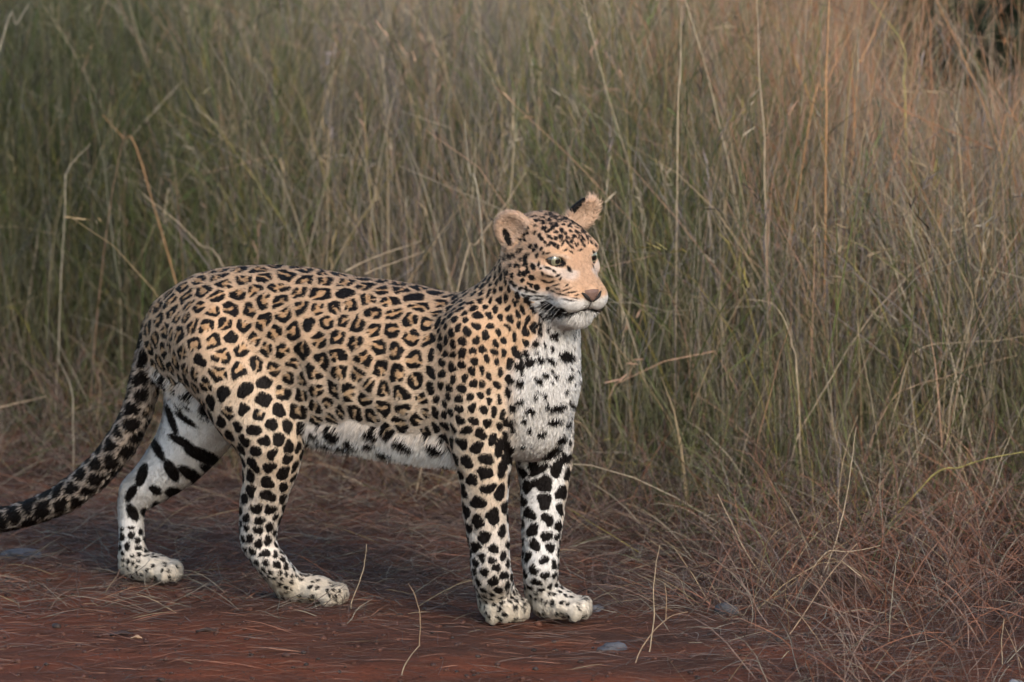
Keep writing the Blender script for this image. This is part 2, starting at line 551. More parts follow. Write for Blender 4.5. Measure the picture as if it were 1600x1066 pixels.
def smin(a, b, k):
    h = np.maximum(k - np.abs(a - b), 0) / k
    return np.minimum(a, b) - h * h * k * 0.25

def group_dist(prims, X, Y, Z):
    D = None
    for p in prims:
        dd = p.d(X, Y, Z)
        D = dd if D is None else smin(D, dd, p.k)
    return D

# ---- head frame (local to the animal)
PHI = math.radians(37); HP = math.radians(12)
h_w = np.array([math.sin(PHI) * math.cos(HP), -math.cos(PHI) * math.cos(HP), -math.sin(HP)])
side_w = np.cross(h_w, [0, 0, 1.0]); side_w /= np.linalg.norm(side_w)
up_w = np.cross(side_w, h_w)
def dloc(v): return np.array([v @ FW, v @ RT, v[2]])
HX, HY, HZ = dloc(side_w), dloc(h_w), dloc(up_w)       # right, forward, up of the head
HC = px(859, 398, 0.005)
def hd(x, y, z): return HC + x * HX + y * HY + z * HZ
HR = np.array([HX, HY, HZ])
def hrot(rx=0, ry=0, rz=0):
    M = np.array(Matrix.Rotation(rz, 3, 'Z') @ Matrix.Rotation(ry, 3, 'Y') @ Matrix.Rotation(rx, 3, 'X'))
    return M.T @ HR          # rows = axes of a body turned inside the head frame

G = {}
def mid(u, top, bot, l=0.0):
    a = px(u, top, l); b = px(u, bot, l)
    return (a + b) / 2, abs(a[2] - b[2]) / 2

def spline(Q, m):
    """Catmull-Rom through the rows of Q"""
    P = np.vstack([2 * Q[0] - Q[1], Q, 2 * Q[-1] - Q[-2]])
    out = []
    for i in range(1, len(P) - 2):
        p0, p1, p2, p3 = P[i - 1:i + 3]
        for j in range(m):
            t = j / m
            out.append(.5 * (2 * p1 + (p2 - p0) * t + (2 * p0 - 5 * p1 + 4 * p2 - p3) * t * t + (3 * p1 - p0 - 3 * p2 + p3) * t ** 3))
    out.append(Q[-1])
    return np.array(out)

def trunk_chain(st, k):
    Q = []
    for (u, top, bot, w) in st:
        c, r = mid(u, top, bot)
        Q.append(list(c) + [r, w])
    Q = spline(np.array(Q), 3)
    return [RC(a[:3], b[:3], a[3], b[3], .005, lat=(a[3] + b[3]) / (a[4] + b[4])) for a, b in zip(Q[:-1], Q[1:])]

TR = trunk_chain([(296, 455, 590, .070), (326, 434, 628, .100), (372, 419, 655, .118), (450, 416, 672, .122),
                  (530, 429, 690, .128), (610, 443, 704, .132), (690, 458, 716, .134), (762, 466, 716, .128)], 0.03)
# chest, brisket and neck
TR.append(RC(px(790, 580), px(820, 600), .118, .092, 0.05, lat=1.05))
TR.append(RC(px(820, 560), px(840, 668), .078, .058, 0.04))
TR.append(RC(px(782, 538), px(835, 455), .106, .088, 0.05, lat=1.05))
TR.append(RC(px(840, 500), px(834, 590), .067, .071, 0.04))
G['trunk'] = TR

HEAD = [
    EL(hd(0, -.012, .010), (.072, .092, .064), HR, .03),
    EL(hd(0, .035, .026), (.056, .050, .040), HR, .03),           # forehead
    EL(hd(.050, .014, -.034), (.038, .052, .046), HR, .03),       # cheeks
    EL(hd(-.050, .014, -.034), (.038, .052, .046), HR, .03),
    EL(hd(0, .070, .004), (.036, .045, .027), hrot(-.50), .025),  # bridge of the nose
    EL(hd(0, .103, -.020), (.034, .036, .024), hrot(-.45), .020),
    EL(hd(0, .084, -.048), (.054, .054, .040), HR, .022),           # muzzle
    EL(hd(.026, .109, -.050), (.031, .032, .027), HR, .014),
    EL(hd(-.026, .109, -.050), (.031, .032, .027), HR, .014),
    EL(hd(0, .119, -.034), (.027, .021, .018), HR, .014),
    RC(hd(0, .05, -.082), hd(0, .102, -.084), .032, .021, .014),   # jaw and chin
    EL(hd(0, .108, -.087), (.028, .019, .017), HR, .012),
    RC(hd(.042, .0, -.065), hd(.014, .085, -.082), .028, .020, .02),
    RC(hd(-.042, .0, -.065), hd(-.014, .085, -.082), .028, .020, .02),
    EL(hd(.042, .058, .034), (.024, .018, .009), hrot(0, .25, -.35), .02),   # brows
    EL(hd(-.042, .058, .034), (.024, .018, .009), hrot(0, -.25, .35), .02),
    EL(hd(.046, .058, -.008), (.022, .024, .012), HR, .025),         # under the eyes
    EL(hd(-.046, .058, -.008), (.022, .024, .012), HR, .025),
]
G['head'] = HEAD
EAR_N = hd(.073, -.030, .047); EAR_F = hd(-.090, -.030, .064)
ear_rot_n = hrot(-.15, .50, -.75); ear_rot_f = hrot(-.10, -.62, -.20)
G['ear_n'] = [EL(EAR_N, (.033, .013, .038), ear_rot_n, .012)]
G['ear_f'] = [EL(EAR_F, (.027, .012, .038), ear_rot_f, .012)]

def chain(pts, k, lat=1.0):
    """pts: (u, v, l, r)"""
    Q = np.array([list(px(*p[:3])) + [p[3]] for p in pts])
    Q = spline(Q, 4)
    return [RC(a[:3], b[:3], a[3], b[3], .004, lat) for a, b in zip(Q[:-1], Q[1:])]

def paw(c, yaw, L=.10, W=.080, hgt=.050, k=.012):
    """c: local ground centre, yaw: turn of the toes from forward (+ = towards the viewer)"""
    f = np.array([math.cos(yaw), math.sin(yaw), 0]); s = np.array([-math.sin(yaw), math.cos(yaw), 0]); u = np.array([0, 0, 1.0])
    R = np.array([f, s, u])
    o = [EL(c + u * hgt * .46 - f * L * .08, (L * .44, W * .45, hgt * .56), R, .02)]
    for j, (sx, fx, sz) in enumerate(((-.37, .22, .88), (-.135, .36, 1.0), (.135, .36, 1.0), (.37, .22, .88))):
        cc = c + s * sx * W + f * (fx * L) + u * hgt * .40 * sz
        o.append(RC(cc - f * L * .18 + u * hgt * .10, cc + f * L * .05, W * .170 * sz, W * .165 * sz, k))
        o.append(EL(cc + f * L * .10 - u * hgt * .05, (L * .125, W * .160, hgt * .40), R, k * .8))
    return o

def gl(u, v):
    p = on_ground(u, v)
    q = to_local(p)[0]
    q[2] = 0.0
    return q

PAW_FN = gl(784, 966); PAW_FF = gl(876, 965); PAW_HN = gl(494, 940); PAW_HF = gl(240, 906)
ln, lf, hn_, hf_ = PAW_FN[1], PAW_FF[1], PAW_HN[1], PAW_HF[1]
# near (right) foreleg
G['fore_n'] = chain([(738, 528, .078, .062), (734, 610, .082, .066), (749, 688, .076, .057), (757, 740, .070, .047), (758, 800, .060, .039),
                     (764, 850, .052, .034), (768, 895, .046, .034), (778, 935, ln, .034)], .03) + paw(PAW_FN, math.radians(42), .098, .084, .062)
# far (left) foreleg
G['fore_f'] = chain([(838, 600, -.070, .070), (846, 680, -.070, .058), (850, 740, -.062, .048), (848, 800, -.052, .040),
                     (846, 850, -.045, .034), (845, 895, -.040, .032), (846, 930, lf, .032)], .03) + paw(PAW_FF + np.array([.0, 0, 0]), math.radians(-14), .102, .080, .056)
# near (right) hind leg
G['hind_n'] = chain([(345, 535, .060, .098), (392, 615, .078, .092), (418, 672, .082, .070), (424, 716, .080, .056), (415, 765, .072, .044),
                     (405, 815, .064, .037), (404, 845, .060, .035)], .04) \
    + chain([(403, 846, .060, .034), (428, 885, .054, .029), (458, 922, hn_, .030)], .012) + paw(PAW_HN, math.radians(-6), .108, .074, .052)
# far (left) hind leg
G['hind_f'] = chain([(330, 560, -.060, .090), (320, 640, -.070, .080), (290, 700, -.072, .062), (252, 740, -.070, .048), (216, 772, -.068, .036)], .03) \
    + chain([(210, 775, -.068, .030), (205, 800, -.066, .0265), (206, 840, -.062, .024), (207, 880, hf_, .026)], .012) + paw(PAW_HF, math.radians(-8), .096, .068, .050)
# tail
TAILP = [(268, 500, .0, .046), (243, 545, .0, .036), (228, 590, .0, .031), (213, 648, .0, .033), (182, 702, .0, .034), (140, 748, .0, .031),
         (84, 786, .0, .029), (22, 808, .0, .0255), (-45, 815, .0, .024), (-120, 800, .0, .022), (-175, 770, .0, .017)]
TAILP = [(u, v, l, r * .86) for (u, v, l, r) in TAILP]
G['tail'] = chain(TAILP, .02)

LO = np.array([-1.36, -.27, -.012]); HI = np.array([.40, .27, .86])
H = 0.0036 if not DEBUG.startswith('lo') else 0.007
dims = np.ceil((HI - LO) / H).astype(int)
ax = [LO[i] + H * np.arange(dims[i]) for i in range(3)]
FIELD = np.full(dims, 0.2, dtype=np.float32)

def stamp(prims, kg):
    lo = np.min([p.lo for p in prims], 0) - .05; hi = np.max([p.hi for p in prims], 0) + .05
    i0 = np.clip(np.floor((lo - LO) / H).astype(int), 0, dims); i1 = np.clip(np.ceil((hi - LO) / H).astype(int), 0, dims)
    sub = np.full(i1 - i0, 0.2, dtype=np.float32)
    for p in prims:
        j0 = np.clip(np.floor((p.lo - .045 - LO) / H).astype(int), i0, i1); j1 = np.clip(np.ceil((p.hi + .045 - LO) / H).astype(int), i0, i1)
        if np.any(j1 <= j0): continue
        X = ax[0][j0[0]:j1[0]].astype(np.float32)[:, None, None]; Y = ax[1][j0[1]:j1[1]].astype(np.float32)[None, :, None]; Z = ax[2][j0[2]:j1[2]].astype(np.float32)[None, None, :]
        sl_ = tuple(slice(a - c, b - c) for a, b, c in zip(j0, j1, i0))
        sub[sl_] = smin(sub[sl_], p.d(X, Y, Z).astype(np.float32), p.k)
    sg = tuple(slice(a, b) for a, b in zip(i0, i1))
    zz = ax[2][i0[2]:i1[2]][None, None, :].astype(np.float32)
    FIELD[sg] = smin(FIELD[sg], sub, (.007 + (kg - .007) * sstep(.27, .40, zz)).astype(np.float32))

def carve(prims, k):
    for p in prims:
        j0 = np.clip(np.floor((p.lo - .02 - LO) / H).astype(int), 0, dims); j1 = np.clip(np.ceil((p.hi + .02 - LO) / H).astype(int), 0, dims)
        X = ax[0][j0[0]:j1[0]][:, None, None]; Y = ax[1][j0[1]:j1[1]][None, :, None]; Z = ax[2][j0[2]:j1[2]][None, None, :]
        sg = tuple(slice(a, b) for a, b in zip(j0, j1))
        FIELD[sg] = -smin(-FIELD[sg], p.d(X, Y, Z).astype(np.float32), k)

stamp(G['trunk'], .01)
stamp(G['tail'], .03)
stamp(G['hind_f'], .025)
stamp(G['hind_n'], .030)
stamp(G['fore_f'], .030)
stamp(G['fore_n'], .034)
stamp(G['head'], .035)
stamp(G['ear_n'], .026)
stamp(G['ear_f'], .020)
EZ = .0155
EYE_N = hd(.0435, .0655, EZ); EYE_F = hd(-.0435, .0655, EZ); EYE_R = .0155
carve([EL(hd(.0445, .083, EZ), (.0135, .024, .0058), hrot(0, .25, -.25), .01)], .006)
carve([EL(hd(-.0445, .083, EZ), (.0135, .024, .0058), hrot(0, -.25, .25), .01)], .006)
# ear cups
carve([EL(EAR_N + ear_rot_n[1] * .013 + ear_rot_n[2] * .002, (.0280, .0125, .033), ear_rot_n)], .006)
carve([EL(EAR_F + ear_rot_f[1] * .013 + ear_rot_f[2] * .002, (.0225, .0115, .033), ear_rot_f)], .006)
# mouth slit and split of the upper lip
for sx in (-1, 1):
    carve([RC(hd(0, .142, -.0655), hd(sx * .034, .112, -.0725), .0035, .003), RC(hd(sx * .034, .112, -.0725), hd(sx * .050, .070, -.068), .003, .003)], .006)
carve([RC(hd(0, .149, -.046), hd(0, .146, -.064), .0028, .0028)], .005)

def surface_nets(F, org, h):
    S = F < 0
    nx_, ny_, nz_ = F.shape
    acc = np.zeros((nx_ - 1, ny_ - 1, nz_ - 1), dtype=np.int8)
    for dx in (0, 1):
        for dy in (0, 1):
            for dz in (0, 1):
                acc += S[dx:nx_ - 1 + dx, dy:ny_ - 1 + dy, dz:nz_ - 1 + dz]
    act = (acc > 0) & (acc < 8)
    I = np.argwhere(act)
    vid = np.full(act.shape, -1, dtype=np.int32)
    vid[act] = np.arange(len(I))
    cs = np.array([[x, y, z] for x in (0, 1) for y in (0, 1) for z in (0, 1)])
    vals = np.stack([F[I[:, 0] + c[0], I[:, 1] + c[1], I[:, 2] + c[2]] for c in cs], 1)
    P = np.zeros((len(I), 3)); cnt = np.zeros(len(I))
    for i in range(8):
        for j in range(i + 1, 8):
            if np.abs(cs[i] - cs[j]).sum() != 1: continue
            a, b = vals[:, i], vals[:, j]
            m = (a < 0) != (b < 0)
            t = a[m] / (a[m] - b[m])
            P[m] += cs[i] + t[:, None] * (cs[j] - cs[i])
            cnt[m] += 1
    P = (I + P / cnt[:, None]) * h + org
    faces = []
    for axi in range(3):
        o1, o2 = [(1, 2), (2, 0), (0, 1)][axi]
        s0 = [slice(None)] * 3; s1 = [slice(None)] * 3
        s0[axi] = slice(0, -1); s1[axi] = slice(1, None)
        A = S[tuple(s0)]; B = S[tuple(s1)]
        E = np.argwhere(A != B)
        ok = (E[:, o1] > 0) & (E[:, o2] > 0) & (E[:, o1] < F.shape[o1] - 1) & (E[:, o2] < F.shape[o2] - 1)
        E = E[ok]
        inside = A[E[:, 0], E[:, 1], E[:, 2]]
        q = []
        for (d1, d2) in ((0, 0), (-1, 0), (-1, -1), (0, -1)):
            e = E.copy(); e[:, o1] += d1; e[:, o2] += d2
            q.append(vid[e[:, 0], e[:, 1], e[:, 2]])
        q = np.stack(q, 1)
        q[~inside] = q[~inside][:, ::-1]
        faces.append(q)
    return P, np.concatenate(faces)

V, Fq = surface_nets(FIELD, LO, H)
# normals from the field, and a light relaxation
def relax(V, Fq, it, lam):
    n = len(V)
    for _ in range(it):
        s = np.zeros((n, 3)); c = np.zeros(n)
        for i in range(4):
            a = Fq[:, i]; b = Fq[:, (i + 1) % 4]
            for k_ in range(3):
                s[:, k_] += np.bincount(a, V[b, k_], n) + np.bincount(b, V[a, k_], n)
            c += np.bincount(a, minlength=n) + np.bincount(b, minlength=n)
        V = V + lam * (s / np.maximum(c, 1)[:, None] - V)
    return V
V = relax(V, Fq, 3, .5)
Vc = V
def normals(V, Fq):
    n = np.cross(V[Fq[:, 2]] - V[Fq[:, 0]], V[Fq[:, 3]] - V[Fq[:, 1]])
    out = np.zeros_like(V)
    for i in range(4):
        for k_ in range(3):
            out[:, k_] += np.bincount(Fq[:, i], n[:, k_], len(V))
    return out / (np.linalg.norm(out, axis=1)[:, None] + 1e-12)
NV = normals(V, Fq)
# muscle and coat unevenness
bump = .0035 * noise3(V, 14, 5) + .0015 * noise3(V, 40, 6)
def lump(u, v, l, r, h):
    c = px(u, v, l)
    d = np.linalg.norm((V - c) * np.array([1, .5, 1]), axis=1)
    return h * np.exp(-(d / r) ** 2)
latn = NV[:, 1]
bump = bump + (lump(735, 505, .10, .045, .006) + lump(712, 560, .10, .030, -.007) + lump(706, 620, .10, .030, -.009) + lump(708, 670, .10, .024, -.006)
               + lump(345, 545, .10, .05, .008) + lump(455, 600, .10, .035, -.010) + lump(478, 560, .10, .035, -.008) + lump(300, 500, .08, .03, -.006)
               + lump(765, 640, .09, .035, .006) + lump(560, 560, .12, .09, .006)) * np.clip(latn, 0, 1) * 1.4
bump = bump + .0022 * np.sin(V[:, 0] * 95 + V[:, 2] * 22) * np.clip(np.abs(latn), 0, 1) * sstep(-.36, -.30, V[:, 0]) * sstep(-.03, -.08, V[:, 0]) * sstep(.36, .42, V[:, 2]) * sstep(.60, .54, V[:, 2])
headd = np.linalg.norm(V - HC, axis=1)
V = V + NV * (bump * sstep(.11, .2, headd))[:, None]
NV = normals(V, Fq)

# finer mesh on the head
hsel = (np.linalg.norm(V - HC, axis=1) < .165)
fsel = hsel[Fq].all(1)
Fh = Fq[fsel]
E_ = np.concatenate([Fh[:, [i, (i + 1) % 4]] for i in range(4)])
Es = np.sort(E_, 1)
ue, inv = np.unique(Es, axis=0, return_inverse=True)
inv = inv.ravel()
n0 = len(V)
vm = V[ue].mean(1); vf = V[Fh].mean(1)
ei = inv.reshape(4, -1).T + n0
fi_ = np.arange(len(Fh)) + n0 + len(ue)
Fn = np.concatenate([np.stack([Fh[:, i], ei[:, i], fi_, ei[:, (i + 3) % 4]], 1) for i in range(4)])
V = np.concatenate([V, vm, vf]); Fq = np.concatenate([Fq[~fsel], Fn])
NV = normals(V, Fq)

# field lookup, used to seat the nose on the face
def field_at(p):
    q = (np.asarray(p) - LO) / H
    i = np.clip(np.floor(q).astype(int), 0, dims - 2); f = q - i
    r = 0
    for a in (0, 1):
        for b in (0, 1):
            for c in (0, 1):
                r += FIELD[i[0] + a, i[1] + b, i[2] + c] * (f[0] if a else 1 - f[0]) * (f[1] if b else 1 - f[1]) * (f[2] if c else 1 - f[2])
    return r
def face_y(x, z):
    y = .165
    while y > .05 and field_at(hd(x, y, z)) > 0: y -= .0006
    return y

# ---- which region each point belongs to
gname = list(G.keys())
GD = np.stack([group_dist(G[g], V[:, 0], V[:, 1], V[:, 2]) for g in gname], 1)
def gd(n): return GD[:, gname.index(n)]
REG = GD.argmin(1)
def isr(n): return REG == gname.index(n)
A, LT, Z = V[:, 0], V[:, 1], V[:, 2]
Hc = (V - HC) @ HR.T          # head coordinates
HXc, HYc, HZc = Hc[:, 0], Hc[:, 1], Hc[:, 2]
leg = isr('fore_n') | isr('fore_f') | isr('hind_n') | isr('hind_f')
fore = isr('fore_n') | isr('fore_f'); hind = isr('hind_n') | isr('hind_f')
headm = isr('head') | isr('ear_n') | isr('ear_f')
tailm = isr('tail')
ear = isr('ear_n') | isr('ear_f')
# outward-facing measure: lateral side
side = np.where(isr('fore_f') | isr('hind_f'), -1.0, 1.0)
outer = NV[:, 1] * side
WV = to_world(V); WN = dir_world(NV)

# projected photo position of every point (only used to lay out the coat on the animal)
def project(P):
    d = P - np.array([0, CAM_Y, CAM_H])
    f = d[:, 1] * CP - d[:, 2] * SP
    u = d[:, 0] / f * FPX + 800
    v = 533 - (d[:, 1] * SP + d[:, 2] * CP) / f * FPX
    return u, v
VU, VVv = project(WV)
viewv = WV - np.array([0, CAM_Y, CAM_H]); viewv /= np.linalg.norm(viewv, axis=1)[:, None]
FACING = -(WN * viewv).sum(1)

# ---- coat: ground colour of the fur
def lerp(a, b, t): return a + (b - a) * t[:, None]
TAN = np.array([.575, .385, .245]); ORANGE = np.array([.66, .425, .275]); CREAM = np.array([.67, .545, .42]); WHITE = np.array([.80, .78, .76]); GREY = np.array([.30, .25, .21])
nb = noise3(V, 9, 11) * .5 + noise3(V, 25, 12) * .3
base = np.tile(TAN, (len(V), 1))
# flanks paler towards the belly
zb = sstep(.58, .36, Z + .03 * nb)
base = lerp(base, CREAM, zb * .95)
under = np.maximum(sstep(.405, .325, Z + .02 * nb) * sstep(.25, -.25, NV[:, 2] - .1), sstep(-.35, -.8, NV[:, 2]) * (Z < .5))
under = under * (~tailm) * (~headm)
base = lerp(base, WHITE, under * (~leg))
# chest front: white between the forelegs, cream throat
fr = NV[:, 0] - .35 * NV[:, 1]
fx = .8988 * A - .4384 * np.abs(LT) - .0733 + .012 * nb
chest = sstep(-.026, .026, fx - .055 * sstep(.49, .58, Z)) * (~headm) * sstep(.66, .60, Z) * sstep(.27, .34, Z)
base = lerp(base, WHITE, chest)
throat = chest * sstep(.46, .52, Z)
base = lerp(base, WHITE * .93, throat * .9)
# legs
lw = leg * sstep(.42, .30, Z)
base = lerp(base, CREAM * 1.03, lw * sstep(-.2, .3, outer) * .85)
base = lerp(base, WHITE * .96, leg * sstep(.30, .14, Z) * .6)
base = lerp(base, WHITE, leg * np.maximum(sstep(.10, -.35, outer - .15 * nb) * sstep(.48, .40, Z), 0))
farh = isr('hind_f') | isr('fore_f')
base = lerp(base, WHITE, farh * sstep(-.1, .5, NV[:, 1]) * sstep(.60, .42, Z))
base = lerp(base, np.array([.58, .51, .41]), leg * sstep(.085, .03, Z) * .8)
# tail
tl = tailm * sstep(.45, .30, Z)
base = lerp(base, np.array([.46, .39, .34]), tailm * .85)
base = lerp(base, WHITE * .9, tailm * sstep(-.2, -.8, NV[:, 2]) * .35)
# head
base = lerp(base, ORANGE, headm * 1.0)
base = lerp(base, np.array([.46, .29, .19]), headm * sstep(.036, .014, np.abs(HXc)) * sstep(.045, .075, HYc) * .75)
cheekw = sstep(-.036, -.062, HZc + .006 * nb) * sstep(-.06, .04, HYc)
base = lerp(base, WHITE * .96, headm * cheekw)
lipw = sstep(.108, .122, HYc - .30 * HZc * 0) * sstep(-.036, -.046, HZc)
base = lerp(base, WHITE, headm * lipw * .85)
eyew = np.zeros(len(V))
for sx in (-1, 1):
    dd = np.sqrt(((HXc - sx * .044) / 1.35) ** 2 + ((HZc - EZ + .0065) / 1.0) ** 2)
    eyew = np.maximum(eyew, sstep(.026, .017, dd) * (HYc > .03) * (sstep(-.008, -.012, HZc - EZ) * .42 + sstep(.006, .012, HZc - EZ) * .35))
base = lerp(base, WHITE * .9, headm * eyew)
en = np.linalg.norm(V - EAR_N, axis=1); ef = np.linalg.norm(V - EAR_F, axis=1)
base = base * (1 + .10 * nb + .07 * noise3(V, 90, 17) + .05 * noise3(V, 200, 18))[:, None]

# ---- coat: dark marks, kept as a signed distance in metres (positive inside a mark)
SP_ = np.full(len(V), .0312)                    # spacing of the marks
thigh = isr('hind_n') | isr('hind_f')
tt = sstep(-.10, .03, A) * (~leg) * (~headm) * (~tailm)
SP_ = SP_ * (1 - tt) + .0175 * tt              # shoulder and neck: small marks
SP_ = np.where(fore, .0175 + .0105 * sstep(.44, .32, Z), SP_)
SP_ = np.where(fore, SP_ * (1 - sstep(.26, .12, Z)) + .019 * sstep(.26, .12, Z), SP_)
SP_ = np.where(hind, .0295 - .003 * sstep(.45, .36, Z), SP_)
SP_ = np.where(hind, SP_ * (1 - sstep(.24, .12, Z)) + .0165 * sstep(.24, .12, Z), SP_)
SP_ = np.where(leg, SP_ * (1 - sstep(.085, .045, Z)) + .0105 * sstep(.085, .045, Z), SP_)
SP_ = np.where(tailm, .0285, SP_)
SP_ = np.where(chest > .5, .022, SP_)
SP_ = np.where((under > .5) & ~leg & ~headm, .034, SP_)
hs = .0120 + .003 * noise3(V, 30, 14)
SP_ = np.where(headm, hs, SP_)
neckm = (~headm) & (~leg) & (A > .06) & (Z > .52)
SP_ = np.where(neckm, .0155, SP_)
SP_ = SP_ * (1 + .12 * noise3(V, 22, 15))

Vw = V + .0035 * np.stack([noise3(V, 55, 21), noise3(V, 55, 22), noise3(V, 55, 23)], 1) + .0015 * np.stack([noise3(V, 140, 24), noise3(V, 140, 25), noise3(V, 140, 26)], 1)
order = rng.permutation(len(V))
free = np.ones(len(V), bool)
cent = []
V32 = V.astype(np.float32)
bins = {}
cell = .06
key = np.floor(V / cell).astype(int)
srt = np.lexsort((key[:, 2], key[:, 1], key[:, 0]))
ks = key[srt]
chg = np.any(np.diff(ks, axis=0) != 0, axis=1)
st = np.concatenate([[0], np.where(chg)[0] + 1, [len(ks)]])
for i in range(len(st) - 1):
    bins[tuple(ks[st[i]])] = srt[st[i]:st[i + 1]]
def near(p):
    k0 = np.floor(p / cell).astype(int)
    L = [bins[k] for k in ((k0[0] + a, k0[1] + b, k0[2] + c) for a in (-1, 0, 1) for b in (-1, 0, 1) for c in (-1, 0, 1)) if k in bins]
    return np.concatenate(L)
for i in order:
    if not free[i]: continue
    idx = near(V[i])
    d2 = ((V32[idx] - V32[i]) ** 2).sum(1)
    free[idx[(d2 < SP_[i] ** 2) & ((NV[idx] @ NV[i]) > -.2)]] = False
    cent.append(i)
cent = np.array(cent)
NC = len(cent)
# even out the packing of the marks
for _ in range(3):
    bq = np.full(len(V), 9.0); bi = np.full(len(V), -1)
    for ci, i in enumerate(cent):
        idx = near(V[i])
        q = ((V32[idx] - V32[i]) ** 2).sum(1) / SP_[i] ** 2
        m = (q < bq[idx]) & ((NV[idx] @ NV[i]) > -.2)
        bq[idx[m]] = q[m]; bi[idx[m]] = ci
    ok = bi >= 0
    cnt_ = np.maximum(np.bincount(bi[ok], minlength=NC), 1)
    mv = np.stack([np.bincount(bi[ok], V[ok, k_], NC) for k_ in range(3)], 1) / cnt_[:, None]
    for ci in range(NC):
        idx = near(mv[ci])
        if len(idx) and cnt_[ci] > 3:
            idx = idx[(NV[idx] @ NV[cent[ci]]) > 0]
            if len(idx): cent[ci] = idx[((V32[idx] - mv[ci]) ** 2).sum(1).argmin()]
# direction in which marks stretch
flow = np.tile(np.array([1.0, 0, -.15]), (len(V), 1))
flow[leg] = (0.25, 0, 1.0)
flow[neckm] = (.35, 0, 1.0)
flow[tt > .4] = (-.25, 0, 1.0)
flow[chest > .5] = (0.2, 1.0, .55)
fi = isr('hind_f') & (NV[:, 1] > .0) & (Z > .17)
flow[fi] = (-.8, 0, -.45)
flow[tailm] = (1.0, 0, .6)
flow[headm] = HY
Q1 = np.full(len(V), 9.0); Q2 = np.full(len(V), 9.0); ID = np.full(len(V), -1); LX = np.zeros(len(V)); LY = np.zeros(len(V))
stretch = np.where(neckm | (tt > .4), 1.28, 1.0)
stretch = np.where(chest > .5, 1.35, stretch)
stretch = np.where(fi, 1.9, stretch)
stretch = np.where(tailm, 1.25, stretch)
stretch = np.where((NV[:, 2] > .75) & ~headm & ~leg, 1.3, stretch)
for ci, i in enumerate(cent):
    idx = near(V[i])
    d = Vw[idx] - V[i]
    m = ((NV[idx] @ NV[i]) > -.2)
    idx = idx[m]; d = d[m]
    n_ = NV[i]
    t1 = flow[i] - n_ * (flow[i] @ n_)
    t1 = t1 / (np.linalg.norm(t1) + 1e-9)
    t2 = np.cross(n_, t1)
    e = stretch[i]
    x = d @ t1 / e; y = d @ t2 * (1 + (e - 1) * .6); z = d @ n_
    q = np.sqrt(x * x + y * y + .6 * z * z) / SP_[i]
    b1 = q < Q1[idx]
    i1 = idx[b1]
    Q2[i1] = Q1[i1]; Q1[i1] = q[b1]; ID[i1] = ci; LX[i1] = x[b1]; LY[i1] = y[b1]
    i2 = idx[~b1]; q2 = q[~b1]
    Q2[i2] = np.minimum(Q2[i2], q2)
sC = SP_[cent]
s_ = sC[ID]
bord = (Q2 - Q1) * .5 * s_
rho = np.sqrt(LX ** 2 + LY ** 2); phi = np.arctan2(LY, LX)
# kind of each mark
cV = V[cent]; cR = REG[cent]
c_leg = leg[cent]; c_head = headm[cent]; c_tail = tailm[cent]; c_under = ((under > .5) & ~leg)[cent]; c_small = ((tt > .45) | neckm)[cent]; c_chest = (chest > .5)[cent]
r1 = rng.random(NC)
ros = (~c_leg & ~c_head & ~c_under & ~c_small & ~c_chest & ~c_tail & (r1 < .97))
ros |= (hind[cent] & (cV[:, 2] > .44) & (r1 < .85)) | (hind[cent] & (cV[:, 2] > .38) & (r1 < .3))
ros |= c_tail & (cV[:, 2] > .33) & (r1 < .45)
# rosettes: ring inside the cell border, broken into 2-4 pieces
gap = np.where(ros, .0034, .0034) + .0008 * rng.random(NC)
thick = (.0092 + .0030 * rng.random(NC)) * np.clip(sC / .0325, .75, 1.1)
outer_b = np.minimum(bord - gap[ID], .80 * s_ - rho)
ring = np.minimum(outer_b, thick[ID] * (1 + .22 * np.sin(2 * phi + 6 * r1[ID])) - outer_b)
nbk = rng.integers(1, 4, NC)
nbk = np.where(rng.random(NC) < .25, 3, nbk)
for j in range(3):
    a0 = rng.random(NC) * 6.283
    bw = (.0016 + .0018 * rng.random(NC))
    dphi = np.abs((phi - a0[ID] + math.pi) % (2 * math.pi) - math.pi)
    cut = dphi * rho - bw[ID]
    cut = np.where(dphi > 1.4, 1.0, cut)
    ring = np.where(nbk[ID] > j, np.minimum(ring, cut), ring)
# solid marks
fill = .46 + .14 * rng.random(NC)
fill = np.where(c_leg & (cV[:, 2] > .12), fill + .01, fill)
fill = np.where(c_head, fill - .10, fill)
fill = np.where(c_small, fill - .07, fill)
fill = np.where(c_under, fill - .08, fill)
fill = np.where(c_chest, fill - .20, fill)
drop = (c_chest & (rng.random(NC) < .35)) | (c_head & (rng.random(NC) < .15))
drop |= c_under & (rng.random(NC) < .3)
drop |= (c_leg & (cV[:, 2] < .05) & (rng.random(NC) < .45))
r2 = rng.random(NC) * 6.28; r3 = rng.random(NC) * 6.28
R_ = fill[ID] * s_ * (1 + .16 * np.sin(2 * phi + r2[ID]) + .10 * np.sin(3 * phi + r3[ID]))
solid = np.minimum(R_ - rho, bord - np.where(c_leg | c_small, .0017, .0022)[ID])
solid = np.where(fi[:] , np.minimum(.62 * s_ - rho, bord - .006), solid)
tipw = sstep(-.85, -1.05, A)
solid = np.where(tailm, bord - .0021 + .0010 * tipw, solid)
spot = np.where(ros[ID], ring, solid)
spot = np.where(drop[ID], -.01, spot)
inner = (ros[ID] & (outer_b > .004)).astype(float)
base = lerp(base, base * np.array([.84, .72, .55]), inner * .8)

